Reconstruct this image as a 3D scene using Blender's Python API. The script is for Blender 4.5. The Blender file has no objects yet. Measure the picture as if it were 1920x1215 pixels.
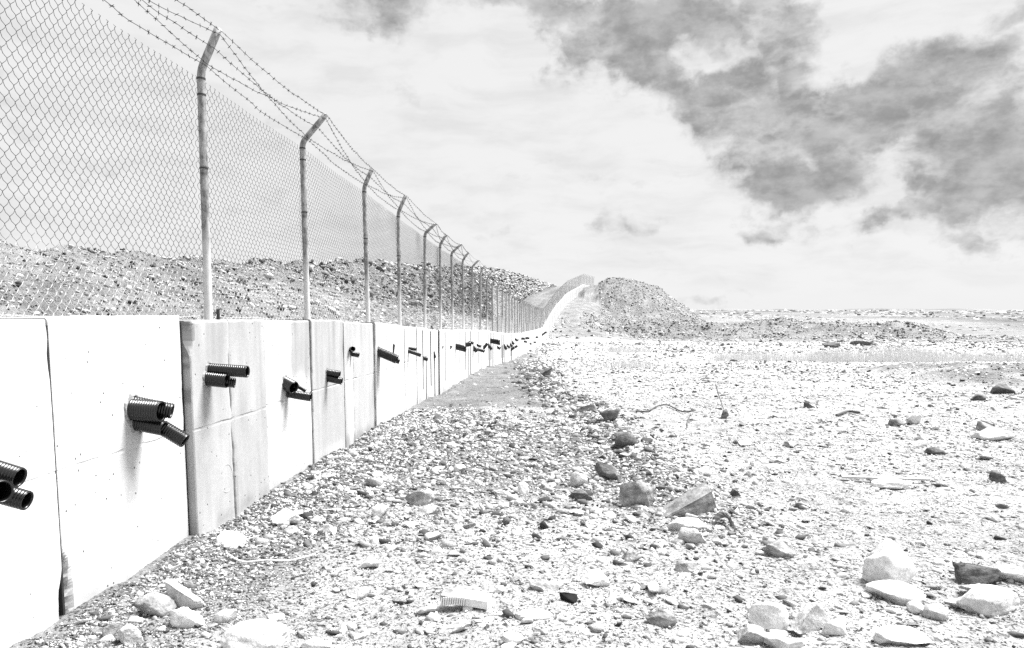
import bpy, bmesh, math, random
import numpy as np
from mathutils import Vector, Matrix

random.seed(7)
RNG = np.random.default_rng(11)
SC = bpy.context.scene
COL = SC.collection

# ------------------------------------------------------------------ camera
F_PX, PITCH, YAW, EYE = 1387.0, math.radians(5.68), math.radians(4.1), 1.62
cam = bpy.data.cameras.new('camera')
cam.sensor_width = 36.0
cam.lens = 36.0 * F_PX / 1920.0
cam.shift_y = 112.5 / 1920.0
cam.clip_start = 0.05
cam.clip_end = 5000
cam_ob = bpy.data.objects.new('camera', cam)
COL.objects.link(cam_ob)
cam_ob.location = (0, 0, EYE)
cam_ob.rotation_euler = (math.pi / 2 - PITCH, 0, YAW)
SC.camera = cam_ob

# ------------------------------------------------------------------ light
SUN_EL, SUN_AZ = math.radians(60), math.radians(58)      # azimuth measured from +Y (along the wall) towards +X
sun = bpy.data.lights.new('sun', 'SUN')
sun.energy = 1.5
sun.angle = math.radians(30.0)
sun.color = (1, 1, 1)
sun_ob = bpy.data.objects.new('sun', sun)
COL.objects.link(sun_ob)
sdir = Vector((math.cos(SUN_EL) * math.sin(SUN_AZ), math.cos(SUN_EL) * math.cos(SUN_AZ), math.sin(SUN_EL)))
sun_ob.rotation_euler = sdir.to_track_quat('Z', 'Y').to_euler()

world = bpy.data.worlds.new('World')
SC.world = world
world.use_nodes = True
SC.view_settings.view_transform = 'Standard'
SC.view_settings.look = 'None'
SC.view_settings.gamma = 1
SC.view_settings.use_curve_mapping = False
SC.view_settings.exposure = 3.05
SC.cycles.use_denoising = False
SC.render.filter_size = 0.95
SC.cycles.max_bounces = 6


def world_nodes():
    nt = world.node_tree
    nt.nodes.clear()
    N, L = nt.nodes, nt.links

    def math_(op, a, b=None, clamp=False):
        n = N.new('ShaderNodeMath'); n.operation = op; n.use_clamp = clamp
        for i, v in enumerate((a, b)):
            if v is None: continue
            if isinstance(v, (int, float)): n.inputs[i].default_value = v
            else: L.new(v, n.inputs[i])
        return n.outputs[0]

    def noise(vec, scale, detail, rough=.55):
        n = N.new('ShaderNodeTexNoise'); n.noise_dimensions = '3D'
        n.inputs['Scale'].default_value = scale; n.inputs['Detail'].default_value = detail
        n.inputs['Roughness'].default_value = rough
        L.new(vec, n.inputs['Vector'])
        return n

    def smooth(v, a, b, c=0., d=1.):
        n = N.new('ShaderNodeMapRange'); n.interpolation_type = 'SMOOTHSTEP'
        L.new(v, n.inputs[0])
        for i, x in enumerate((a, b, c, d)): n.inputs[i + 1].default_value = x
        return n.outputs[0]

    tc = N.new('ShaderNodeTexCoord')
    g = tc.outputs['Generated']
    sep = N.new('ShaderNodeSeparateXYZ'); L.new(g, sep.inputs[0])
    az = math_('ARCTAN2', sep.outputs[0], sep.outputs[1])
    el = math_('ARCSINE', sep.outputs[2])
    ang = N.new('ShaderNodeCombineXYZ'); L.new(az, ang.inputs[0]); L.new(el, ang.inputs[1])
    # billowing: push the coordinates around with two scales of noise
    n1 = noise(g, 5.0, 3.0); n2 = noise(g, 14.0, 6.0, .58)
    def vm(op, a, b):
        n = N.new('ShaderNodeVectorMath'); n.operation = op
        for i, v in enumerate((a, b)):
            if isinstance(v, tuple): n.inputs[i].default_value = v
            else: L.new(v, n.inputs[i])
        return n
    d1 = vm('MULTIPLY', vm('SUBTRACT', n1.outputs['Color'], (.5, .5, .5)).outputs[0], (.06, .04, 0))
    d2 = vm('MULTIPLY', vm('SUBTRACT', n2.outputs['Color'], (.5, .5, .5)).outputs[0], (.14, .10, 0))
    p = vm('ADD', vm('ADD', ang.outputs[0], d1.outputs[0]).outputs[0], d2.outputs[0]).outputs[0]
    total = None
    # cloud masses: azimuth, elevation, half width, half height (radians), weight
    for (a, e, w, h, k) in CLOUDS:
        q = vm('MULTIPLY', vm('SUBTRACT', p, (a, e, 0)).outputs[0], (1 / w, 1 / h, 0)).outputs[0]
        ln = N.new('ShaderNodeVectorMath'); ln.operation = 'LENGTH'; L.new(q, ln.inputs[0])
        b = smooth(ln.outputs['Value'], .1, 1.55, k, 0.)
        total = b if total is None else math_('ADD', total, b)
    total = math_('MAXIMUM', math_('MINIMUM', math_('MULTIPLY', total, 1.2), 1.05), -.1)
    # the same kind of broken cloud over the rest of the sky
    rest = noise(g, 3.1, 5.0, .6).outputs[0]
    outside = math_('MAXIMUM', smooth(math_('ABSOLUTE', math_('ADD', az, .07)), .68, .95), smooth(el, .42, .62))
    total = math_('ADD', total, math_('MULTIPLY', smooth(rest, .50, .66), outside))
    gs = vm('MULTIPLY', g, (1, 1, 1.7)).outputs[0]                       # clouds seen low are wider than tall
    fb = noise(gs, 9.0, 10.0, .60).outputs[0]
    wv = vm('ADD', gs, vm('MULTIPLY', n2.outputs['Color'], (.05, .05, .05)).outputs[0]).outputs[0]
    puff = math_('ABSOLUTE', math_('SUBTRACT', noise(wv, 17.0, 5.0, .5).outputs[0], .5))
    puff2 = math_('ABSOLUTE', math_('SUBTRACT', noise(wv, 41.0, 5.0, .5).outputs[0], .5))
    puffs = smooth(math_('ADD', puff, math_('MULTIPLY', puff2, .45)), .0, .22)
    dens = math_('ADD', total, math_('MULTIPLY', math_('SUBTRACT', fb, .5), 2.0))
    dens = math_('SUBTRACT', dens, math_('MULTIPLY', math_('SUBTRACT', 1.0, puffs), .30))
    dens = smooth(dens, -.02, .98)
    body = smooth(noise(gs, 22.0, 8.0, .62).outputs[0], .30, .72, .62, 1.05)
    dens = math_('MULTIPLY', dens, body)
    # thin streaky veil
    sv = vm('MULTIPLY', ang.outputs[0], (3.0, 11.0, 0)).outputs[0]
    sv = vm('ADD', sv, vm('MULTIPLY', n1.outputs['Color'], (.5, .5, 0)).outputs[0]).outputs[0]
    veil = smooth(noise(sv, 2.4, 9.0, .6).outputs[0], .40, .72, 0., .12)
    veil = math_('MULTIPLY', veil, smooth(el, .0, .06))

    sky = N.new('ShaderNodeTexSky'); sky.sky_type = 'NISHITA'; sky.sun_disc = False
    sky.sun_elevation = SUN_EL; sky.sun_rotation = SUN_AZ
    bw = N.new('ShaderNodeRGBToBW'); L.new(sky.outputs[0], bw.inputs[0])
    base = math_('ADD', math_('MULTIPLY', bw.outputs[0], .02), 2.06)     # bright white overcast over a little clear sky
    lum = math_('MULTIPLY', base, math_('SUBTRACT', 1.0, math_('MULTIPLY', dens, .60)))
    lum = math_('MULTIPLY', lum, math_('SUBTRACT', 1.0, veil))
    comb = N.new('ShaderNodeCombineXYZ')
    for i in range(3): L.new(lum, comb.inputs[i])
    bg = N.new('ShaderNodeBackground'); bg.inputs['Strength'].default_value = .05
    L.new(comb.outputs[0], bg.inputs['Color'])
    out = N.new('ShaderNodeOutputWorld'); L.new(bg.outputs[0], out.inputs[0])


def ray(px, py):
    c = Vector(((px - 960) / F_PX, -(py - 720) / F_PX, -1.0))
    return cam_ob.rotation_euler.to_matrix() @ c


def sky_patch(px, py, rx, ry, k):
    d = ray(px, py).normalized()
    return (math.atan2(d.x, d.y), math.asin(d.z), rx / F_PX, ry / F_PX, k)


CLOUDS = [sky_patch(*t) for t in (
    (715, 25, 80, 62, .8), (880, 8, 120, 26, .35), (1050, 105, 55, 48, .85), (1150, 60, 120, 75, .9), (1250, 10, 140, 45, .55),
    (1215, 120, 95, 45, .8), (1370, 45, 120, 48, .65), (1330, 180, 70, 60, .9), (1440, 190, 95, 60, .8),
    (1550, 215, 95, 55, .85), (1510, 90, 70, 75, .7), (1650, 228, 170, 34, .85), (1770, 190, 190, 60, .75),
    (1885, 290, 120, 55, .95), (1710, 130, 150, 55, .65), (1470, 345, 105, 55, 1.0), (1420, 285, 70, 50, .7), (1560, 290, 60, 60, .45),
    (1700, 405, 90, 24, .7), (1640, 320, 80, 36, .6), (1890, 365, 100, 40, .8), (1440, 425, 70, 18, .6), (1800, 330, 90, 50, .5),
    (1860, 440, 120, 34, .5), (1900, 40, 50, 45, .5), (1020, 5, 130, 28, .45), (1240, 330, 80, 14, .25), (1180, 420, 120, 12, .2), (1340, 560, 80, 8, .2), (1325, 108, 50, 24, -.45), (1460, 160, 50, 24, -.4), (1540, 270, 40, 50, -.4), (1620, 50, 120, 75, -.6), (1690, 330, 110, 28, -.35), (1480, 258, 60, 20, -.3))]
world_nodes()

# ------------------------------------------------------------------ numeric helpers
def vnoise(x, y, seed=0):
    xi = np.floor(x).astype(np.int64); yi = np.floor(y).astype(np.int64)
    fx = x - xi; fy = y - yi
    fx = fx * fx * (3 - 2 * fx); fy = fy * fy * (3 - 2 * fy)
    def h(a, b):
        n = (a * 374761393 + b * 668265263 + seed * 1442695041) & 0x7fffffff
        n = ((n ^ (n >> 13)) * 1274126177) & 0x7fffffff
        return ((n ^ (n >> 16)) & 0xffff) / 65535.0
    return (h(xi, yi) * (1 - fx) + h(xi + 1, yi) * fx) * (1 - fy) + (h(xi, yi + 1) * (1 - fx) + h(xi + 1, yi + 1) * fx) * fy


def fbm(x, y, octs=4, seed=0, gain=.5):
    s = 0; a = 1; t = 0
    for i in range(octs):
        s = s + a * (vnoise(x * 2 ** i + 17.3 * i, y * 2 ** i - 9.1 * i, seed + i) - .5); t += a; a *= gain
    return s / t * 2


def sstep(a, b, x):
    t = np.clip((x - a) / (b - a), 0, 1)
    return t * t * (3 - 2 * t)


_YS = np.arange(-20, 960, .25)
def smooth_curve(xs, ys, win=1.0):
    v = np.interp(_YS, xs, ys)
    k = max(1, int(win / .25)) * 2 + 1
    v = np.convolve(np.pad(v, k // 2, mode='edge'), np.ones(k) / k, mode='valid')
    return lambda y: np.interp(y, _YS, v)


wall_x = smooth_curve([-20, 60, 80, 100, 120, 145, 160, 176], [-2.58, -2.58, -2.2, -1.3, .4, 3.6, 6.2, 9.4], 4)
wall_top = smooth_curve([-20, 4.8, 6.1, 7.3, 9.5, 11.8, 15, 20, 24, 30, 46, 65, 80, 100, 120, 145, 160, 176],
                        [1.59, 1.575, 1.54, 1.52, 1.47, 1.37, 1.22, 1.09, .98, .70, .2, -.12, -.25, 1.9, 4.3, 6.6, 6.7, 5.6], .5)
wall_base = smooth_curve([-20, 9, 10.6, 12.6, 15, 18, 20, 24, 30, 35, 60, 80, 100, 120, 145, 160, 176],
                         [.02, .02, 0, -.03, -.12, -.16, -.16, -.26, -.56, -.8, -1.5, -1.85, .3, 2.8, 5.2, 5.3, 4.2], 1)
plain = smooth_curve([-20, 9, 12.6, 18, 24, 35, 60, 80, 120, 200, 300, 500, 700, 950],
                     [.02, .02, -.03, -.15, -.30, -.75, -1.45, -1.85, -2.0, -1.3, -.2, 1.3, 2.3, 1.0], 3)
berm_crest = smooth_curve([-20, 8, 18, 28, 52, 82, 118, 140, 165, 200], [2.6, 2.8, 3.06, 3.46, 4.9, 6.4, 8.2, 9.3, 8.6, 6.5], 3)
MX = [.5, 3.5, 6.06, 7.7, 10.1, 12.6, 14.6, 16.7, 19.2, 22.7, 25.2, 30]
MZ = [2.6, 5.7, 6.5, 7.1, 7.3, 6.97, 6.46, 5.76, 3.94, 1.3, -.6, -4]


def edge_x(Y):
    """line of larger rocks: right-hand edge of the graded strip beside the wall"""
    return np.interp(Y, [0, 4.2, 6.3, 8, 11, 18, 30, 60], [1.6, 1.35, 1.1, .85, .6, -.45, -1.0, -1.6]) + .12 * fbm(Y * .7, Y * 0 + 3, 2, 5)


def height(X, Y, fine=True):
    X = np.asarray(X, float); Y = np.asarray(Y, float)
    xw = wall_x(Y); s = X - xw
    pl = plain(Y); wb = wall_base(Y)
    exc = np.maximum(0, wb - pl)
    far = sstep(60, 180, Y)
    right = pl + (wb - pl) * np.where(exc > .2, 1 - sstep(2.5, 13, s), 1 - sstep(0, 3, s))
    right = right + (.05 + .5 * far) * fbm(X * .25, Y * .12, 3, 21) * sstep(.3, 3, s)
    right = right + 2.2 * sstep(160, 500, Y) * fbm(X * .012, Y * .01, 4, 77)
    # mound
    md = np.interp(X - .02 * (Y - 140), MX, MZ) + .9 * fbm(X * .35, Y * .3, 5, 31, .6)
    win = sstep(100, 139, Y + 1.5 * fbm(X * .3, X * 0, 2, 8)) * (1 - sstep(148, 180, Y))
    md = md * win + (1 - win) * -4
    right = np.where(md > right, md, right)
    # long low bank in front of it
    bw_ = sstep(-1, 4, X - .01) * (1 - sstep(44, 53, X))
    lb = -1.95 + 2.1 * (1 + .35 * fbm(X * .15, X * 0 + 4, 3, 12)) * np.exp(-((Y - 100 - 1.5 * fbm(X * .1, X * 0 + 9, 2, 14)) / 4.2) ** 2) * bw_
    right = np.maximum(right, lb + .25 * fbm(X * .8, Y * .8, 3, 15) * bw_ * (np.abs(Y - 100) < 9))
    # small cut bank on the right
    bk = .32 * sstep(9.3, 10.6, X) * sstep(17.5, 20, Y) * (1 - sstep(22, 28, Y))
    right = right + bk * (1 + .5 * fbm(X * .7, Y * .7, 3, 18))
    # graded strip: rubble ridge along its edge
    ex = edge_x(Y)
    right = right + .07 * np.exp(-((X - ex) / .28) ** 2) * sstep(4.5, 6.5, Y) * (1 - sstep(26, 40, Y))
    right = right + .07 * np.clip(.5 + fbm(Y * 1.3, Y * 0 + 2, 4, 66), 0, 1.4) * np.exp(-(s / .22) ** 2) * (Y < 40)
    # left: service road, then a long bank of loose spoil
    road = wall_top(Y) - .35
    crest = berm_crest(Y) + .16 * np.abs(np.sin(Y * .55 + 1.5 * fbm(Y * .1, Y * 0, 2, 3))) + .35 * fbm(Y * .35, Y * 0 + 1, 3, 41)
    cx = -13.6 + .8 * fbm(Y * .12, Y * 0 + 6, 2, 44)
    ed = xw - 6.0
    t = np.clip((ed - X) / np.maximum(ed - cx, 1), 0, 1)
    bl = road + (crest - road) * (t ** .85)
    bl = bl + .45 * fbm(X * .5, Y * .5, 4, 51) * sstep(0, .25, t) * (1 - .6 * sstep(.85, 1, t))
    beyond = np.clip(cx - X, 0, None)
    bl = bl - np.where(beyond > 0, np.minimum(beyond * .35, 2.6 + .1 * np.minimum(beyond, 30)), 0)
    left = np.where(X > ed, road, bl)
    left = left - 8 * sstep(150, 260, Y)
    h = np.where(s > -.18, right, left)
    if fine:
        rough = np.where(s > -.18, .03, .02 + .10 * sstep(6, 8, -s))
        steep = np.clip(win * (md > pl + .3) + ((np.abs(Y - 100) < 9) & (X > 2)) * .8, 0, 1)
        rough = rough + .16 * steep
        h = h + rough * fbm(X * 2.6, Y * 2.6, 4, 61, .6) * sstep(-.0, .3, np.abs(s + .18))
        h = h + .010 * fbm(X * 22, Y * 22, 2, 67) * (Y < 20)
    return h


def soil_tone(X, Y):
    """real colour of the ground material: pale dusty soil, dark crushed rock, graded track"""
    X = np.asarray(X, float); Y = np.asarray(Y, float)
    s = X - wall_x(Y)
    nz = fbm(X * .9, Y * .9, 4, 91)
    t = .41 + .05 * nz
    ex = edge_x(Y)
    rub = sstep(5.0, 7.0, Y + nz) * (1 - sstep(10.8, 11.8, Y + .4 * nz + .8 * (s - 1))) * (1 - sstep(-.1, .5, X - ex + .35 * nz))
    wedge = (1 - sstep(.5, 1.2, s + .3 * nz)) * (1 - sstep(10, 11, Y))
    t = t * (1 - .5 * np.clip(np.maximum(rub, .75 * wedge), 0, 1))
    track = sstep(10.8, 11.8, Y + .4 * nz) * (1 - sstep(45, 60, Y)) * (1 - sstep(-.5, -.1, X - ex + .3 * nz))
    t = t * (1 - track) + track * (.21 + .05 * fbm(X * .8, Y * 3, 3, 95))
    pale = track * np.exp(-((Y - 12.2 - .25 * nz) / .55) ** 2) * sstep(.9, 1.4, s)
    t = t + .22 * pale
    edge = sstep(7, 10, Y) * (1 - sstep(24, 34, Y)) * np.exp(-((X - ex + .1) / .35) ** 2)
    t = t * (1 - .5 * edge)
    bank = sstep(9.0, 10.4, X) * sstep(16.5, 19, Y) * (1 - sstep(23, 28, Y))
    t = t * (1 - .45 * bank * (nz > -.25))
    spoil = (s < -6.3) | ((Y > 92) & (Y < 112) & (X > 2) & (X < 52)) | ((Y > 103) & (X > 4.5 + .03 * (Y - 100) + 1.2 * nz) & (X < 28) & (Y < 180))
    t = np.where(spoil, .25 + .12 * nz, t)
    t = np.where(s < -6.3, .21 + .08 * nz, t)
    t = np.where((s < -.18) & (s > -6.3), .19 + .10 * fbm(s * 1.4, Y * .06, 3, 97), t)
    t = np.where((s > 0) & (Y > 84) & (Y < 180) & ~spoil, .27 + .12 * nz, t)
    farp = sstep(115, 150, Y) * (X > 20)
    t = t * (1 - farp) + farp * (.25 + .16 * fbm(X * .05, Y * .02, 4, 99))
    return np.clip(t, .03, .8)


def ground_at(px, py, tmax=400):
    """where the line of sight through a point of the photograph meets the ground"""
    d = np.array(ray(px, py)); o = np.array([0, 0, EYE])
    t = np.geomspace(2.0, tmax, 1500)
    P = o[None] + d[None] * t[:, None]
    below = np.where(P[:, 2] < height(P[:, 0], P[:, 1], False))[0]
    if len(below) == 0: return None
    i = below[0]
    ts = np.linspace(t[max(i - 1, 0)], t[i], 60)
    P = o[None] + d[None] * ts[:, None]
    j = np.where(P[:, 2] < height(P[:, 0], P[:, 1], False))[0]
    q = P[j[0]] if len(j) else P[-1]
    return np.array([q[0], q[1], float(height(q[0], q[1]))])


def at_x(px, py, x):
    d = ray(px, py); t = x / d.x
    return Vector((d.x * t, d.y * t, EYE + d.z * t))


def at_y(px, py, y):
    d = ray(px, py); t = y / d.y
    return Vector((d.x * t, d.y * t, EYE + d.z * t))

# ------------------------------------------------------------------ object helpers
def mesh_np(name, V, Fc, smooth=False, tone=None):
    """V (n,3); Fc list of faces or (m,k) array"""
    me = bpy.data.meshes.new(name)
    V = np.asarray(V, np.float32)
    if isinstance(Fc, np.ndarray):
        m, k = Fc.shape
        me.vertices.add(len(V)); me.vertices.foreach_set('co', V.ravel())
        me.loops.add(m * k); me.loops.foreach_set('vertex_index', Fc.astype(np.int32).ravel())
        me.polygons.add(m); me.polygons.foreach_set('loop_start', np.arange(0, m * k, k, dtype=np.int32))
        me.update(calc_edges=True)
    else:
        me.from_pydata(V.tolist(), [], Fc); me.update()
    if smooth:
        me.polygons.foreach_set('use_smooth', np.ones(len(me.polygons), bool))
    if tone is not None:
        a = me.attributes.new('tone', 'FLOAT', 'POINT'); a.data.foreach_set('value', np.asarray(tone, np.float32))
    return me


def add(name, me, mat, parent=None, loc=None, rot=None):
    o = bpy.data.objects.new(name, me)
    COL.objects.link(o)
    if me is not None and mat is not None and len(me.materials) == 0: me.materials.append(mat)
    if loc is not None: o.location = loc
    if rot is not None: o.rotation_euler = rot
    if parent is not None: o.parent = parent
    return o


def empty(name, loc=(0, 0, 0)):
    o = bpy.data.objects.new(name, None); COL.objects.link(o); o.location = loc
    o.empty_display_size = .1
    return o


def tag(o, label=None, cat=None, group=None, kind=None):
    if label: o['label'] = label
    if cat: o['category'] = cat
    if group: o['group'] = group
    if kind: o['kind'] = kind
    return o


def tube(path, radii, seg=8, caps=True):
    P = np.array([tuple(p) for p in path], float); n = len(P)
    if np.isscalar(radii): radii = [radii] * n
    T = np.gradient(P, axis=0); T /= np.linalg.norm(T, axis=1)[:, None] + 1e-12
    up = np.array([0, 0, 1.]) if abs(T[0, 2]) < .9 else np.array([1., 0, 0])
    V = []; prev = None
    ang = np.linspace(0, 2 * math.pi, seg, endpoint=False)
    for i in range(n):
        a = np.cross(T[i], up) if prev is None else prev - T[i] * np.dot(prev, T[i])
        a /= np.linalg.norm(a) + 1e-12; prev = a
        b = np.cross(T[i], a)
        V.append(P[i] + radii[i] * (np.cos(ang)[:, None] * a + np.sin(ang)[:, None] * b))
    V = np.concatenate(V)
    Fc = []
    for i in range(n - 1):
        for j in range(seg):
            k = (j + 1) % seg
            Fc.append((i * seg + j, i * seg + k, (i + 1) * seg + k, (i + 1) * seg + j))
    if caps:
        Fc.append(tuple(range(seg - 1, -1, -1))); Fc.append(tuple((n - 1) * seg + j for j in range(seg)))
    return V, Fc


def join(parts):
    V = []; Fc = []; o = 0
    for v, f in parts:
        V.append(np.asarray(v)); Fc += [tuple(i + o for i in q) for q in f]; o += len(v)
    return np.concatenate(V), Fc


def box(x0, x1, y0, y1, z0, z1):
    V = np.array([(x, y, z) for x in (x0, x1) for y in (y0, y1) for z in (z0, z1)], float)
    Fc = [(0, 1, 3, 2), (4, 6, 7, 5), (0, 4, 5, 1), (2, 3, 7, 6), (0, 2, 6, 4), (1, 5, 7, 3)]
    return V, Fc

# ------------------------------------------------------------------ materials (the picture is black and white: all greys)
class Mat:
    def __init__(s, name, rough=.9, spec=.25, metal=0.):
        s.m = bpy.data.materials.new(name); s.m.use_nodes = True
        s.nt = s.m.node_tree; s.N, s.L = s.nt.nodes, s.nt.links
        s.b = s.N['Principled BSDF']
        s.b.inputs['Roughness'].default_value = rough
        s.b.inputs['Specular IOR Level'].default_value = spec
        s.b.inputs['Metallic'].default_value = metal
        s.tc = s.N.new('ShaderNodeTexCoord')
    def put(s, sock, v):
        if isinstance(v, (int, float)): sock.default_value = v
        else: s.L.new(v, sock)
    def math(s, op, a, b=None, clamp=False):
        n = s.N.new('ShaderNodeMath'); n.operation = op; n.use_clamp = clamp
        s.put(n.inputs[0], a)
        if b is not None: s.put(n.inputs[1], b)
        return n.outputs[0]
    def noise(s, scale, detail=4., rough=.55, vec=None, stretch=None):
        v = vec or s.tc.outputs['Object']
        if stretch:
            mp = s.N.new('ShaderNodeMapping'); mp.inputs['Scale'].default_value = stretch; s.L.new(v, mp.inputs[0]); v = mp.outputs[0]
        n = s.N.new('ShaderNodeTexNoise'); n.inputs['Scale'].default_value = scale
        n.inputs['Detail'].default_value = detail; n.inputs['Roughness'].default_value = rough
        s.L.new(v, n.inputs['Vector']); return n.outputs[0]
    def voro(s, scale, feature='F1', vec=None):
        n = s.N.new('ShaderNodeTexVoronoi'); n.feature = feature; n.inputs['Scale'].default_value = scale
        s.L.new(vec or s.tc.outputs['Object'], n.inputs['Vector']); return n
    def ramp(s, v, a, b, c=0., d=1., mode='LINEAR'):
        n = s.N.new('ShaderNodeMapRange'); n.interpolation_type = mode; s.L.new(v, n.inputs[0])
        for i, x in enumerate((a, b, c, d)): n.inputs[i + 1].default_value = x
        return n.outputs[0]
    def attr(s, name):
        n = s.N.new('ShaderNodeAttribute'); n.attribute_name = name; return n.outputs['Fac']
    def grey(s, v):
        c = s.N.new('ShaderNodeCombineColor')
        for i in range(3): s.put(c.inputs[i], v)
        s.L.new(c.outputs[0], s.b.inputs['Base Color'])
    def bump(s, v, strength=.5, dist=.01):
        n = s.N.new('ShaderNodeBump'); n.inputs['Strength'].default_value = strength; n.inputs['Distance'].default_value = dist
        s.L.new(v, n.inputs['Height']); s.L.new(n.outputs[0], s.b.inputs['Normal'])


def m_ground():
    m = Mat('ground_soil', .95, .1)
    t = m.attr('tone')
    geo = m.N.new('ShaderNodeNewGeometry')
    pos = geo.outputs['Position']
    sp = m.N.new('ShaderNodeSeparateXYZ'); m.L.new(pos, sp.inputs[0])
    # crushed stone too small or too far to model: cells of uneven tone
    def flat(z):
        mp = m.N.new('ShaderNodeMapping'); mp.inputs['Scale'].default_value = (1, 1, z); m.L.new(pos, mp.inputs[0]); return mp.outputs[0]
    wob = m.N.new('ShaderNodeTexNoise'); wob.inputs['Scale'].default_value = 9; wob.inputs['Detail'].default_value = 3; m.L.new(pos, wob.inputs['Vector'])
    va = m.N.new('ShaderNodeVectorMath'); va.operation = 'MULTIPLY_ADD'; m.L.new(wob.outputs['Color'], va.inputs[0]); va.inputs[1].default_value = (.06, .06, .02); m.L.new(flat(.6), va.inputs[2])
    v2 = m.voro(11, 'F1', va.outputs[0]); c2 = m.N.new('ShaderNodeSeparateColor'); m.L.new(v2.outputs['Color'], c2.inputs[0])
    big = m.noise(.35, 5, .6, pos); mid = m.noise(2.6, 6, .65, pos)
    fine = m.noise(160, 3, .6, pos); grit = m.noise(48, 5, .75, va.outputs[0]); coarse = m.noise(13, 6, .72, va.outputs[0])
    k = m.math('MULTIPLY', m.ramp(big, .3, .7, .85, 1.1), m.ramp(fine, .3, .7, .85, 1.1))
    k = m.math('MULTIPLY', k, m.ramp(mid, .3, .7, .85, 1.08))
    # dark specks: crevice shade between stones painted into the colour, more in some places
    th = m.ramp(mid, .35, .65, .02, -.02)
    k = m.math('MULTIPLY', k, m.ramp(m.math('ADD', grit, th), .525, .60, 1.0, .10))
    k = m.math('MULTIPLY', k, m.ramp(m.math('ADD', coarse, th), .55, .63, 1.0, .35))
    k = m.math('MULTIPLY', k, m.ramp(c2.outputs[0], 0, 1, .88, 1.06))
    m.grey(m.math('MULTIPLY', t, k))
    hgt = m.math('ADD', m.math('MULTIPLY', grit, .8), m.math('ADD', m.math('MULTIPLY', coarse, 1.6), m.math('MULTIPLY', fine, .25)))
    m.bump(hgt, .9, .02)
    return m.m


def m_stone(name='stone_chips', use_attr=True, tone=.5, scale=1.0, bump=.006, layered=False):
    m = Mat(name, .85, .2)
    base = m.attr('tone') if use_attr else tone
    geo = m.N.new('ShaderNodeNewGeometry') if use_attr else None
    vec = geo.outputs['Position'] if use_attr else m.tc.outputs['Object']
    n = m.noise(14 * scale, 6, .65, vec); n2 = m.noise(60 * scale, 4, .6, vec)
    k = m.math('MULTIPLY', m.ramp(n, .3, .7, .72, 1.2), m.ramp(n2, .3, .7, .82, 1.12))
    if layered:
        st = m.noise(3.0 * scale, 6, .7, vec, (2.5, 1.5, 5))
        k = m.math('MULTIPLY', k, m.ramp(st, .36, .62, .55, 1.6))
    if not use_attr:
        oi = m.N.new('ShaderNodeObjectInfo')
        k = m.math('MULTIPLY', k, m.ramp(oi.outputs['Random'], 0, 1, .85, 1.15))
    m.grey(m.math('MULTIPLY', base, k, True))
    m.bump(m.math('ADD', m.math('MULTIPLY', n, 1.0), m.math('MULTIPLY', n2, .4)), .8, bump * 2)
    return m.m


def m_concrete():
    m = Mat('precast_concrete', .85, .2)
    geo = m.N.new('ShaderNodeNewGeometry'); pos = geo.outputs['Position']
    t = m.attr('tone')
    n = m.noise(1.7, 6, .6, pos); n2 = m.noise(28, 4, .6, pos)
    streak = m.noise(2.2, 5, .6, pos, (1, 5.0, .5))
    k = m.math('MULTIPLY', m.ramp(n, .3, .7, .93, 1.05), m.ramp(n2, .3, .7, .96, 1.03))
    k = m.math('MULTIPLY', k, m.ramp(streak, .3, .6, .9, 1.02))
    pores = m.voro(19, 'F1', pos)
    pc = m.N.new('ShaderNodeSeparateColor'); m.L.new(pores.outputs['Color'], pc.inputs[0])
    pm = m.math('MULTIPLY', m.ramp(pores.outputs['Distance'], .10, .16, 1, 0), m.ramp(pc.outputs[0], .92, .97, 0, 1))
    k = m.math('MULTIPLY', k, m.math('SUBTRACT', 1.0, m.math('MULTIPLY', pm, .75)))
    m.grey(m.math('MULTIPLY', t, k, True))
    m.bump(m.math('SUBTRACT', m.math('MULTIPLY', n2, .5), pm), .5, .004)
    return m.m


def m_plain(name, v, rough=.8, spec=.3, metal=0., nscale=20, lo=.8, hi=1.15):
    m = Mat(name, rough, spec, metal)
    n = m.noise(nscale, 5, .6)
    m.grey(m.math('MULTIPLY', m.ramp(n, .3, .7, lo, hi), v, True))
    return m.m


def m_post():
    m = Mat('galvanised_post', .55, .4, .25)
    n = m.noise(26, 5, .65, None, (1, 1, .45)); b = m.noise(9, 3, .6, None, (1, 1, .25))
    sp = m.N.new('ShaderNodeSeparateXYZ'); m.L.new(m.tc.outputs['Object'], sp.inputs[0])
    # brightening against the darker hill painted into each post's foot, up to a ragged line
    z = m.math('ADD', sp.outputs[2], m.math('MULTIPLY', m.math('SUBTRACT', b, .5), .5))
    painted_glow = m.ramp(z, .30, .85, 1, 0, 'SMOOTHSTEP')
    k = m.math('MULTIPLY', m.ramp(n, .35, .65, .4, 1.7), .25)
    c = m.math('ADD', m.math('MULTIPLY', k, m.math('SUBTRACT', 1.0, painted_glow)), m.math('MULTIPLY', painted_glow, m.ramp(n, .3, .7, .5, .66)))
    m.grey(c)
    m.put(m.b.inputs['Metallic'], m.ramp(painted_glow, 0, 1, .25, 0))
    return m.m


def m_wire():
    m = Mat('galvanised_wire', .5, .4, .2)
    n = m.noise(6, 3, .6)
    sp = m.N.new('ShaderNodeSeparateXYZ'); m.L.new(m.tc.outputs['Object'], sp.inputs[0])
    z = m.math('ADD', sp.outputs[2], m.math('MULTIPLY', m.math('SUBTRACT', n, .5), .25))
    painted_glow = m.ramp(z, .30, .52, 1, 0, 'SMOOTHSTEP')  # same brightening against the hill painted into the lower mesh colour
    m.grey(m.math('ADD', .028, m.math('MULTIPLY', painted_glow, .5)))
    return m.m


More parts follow.
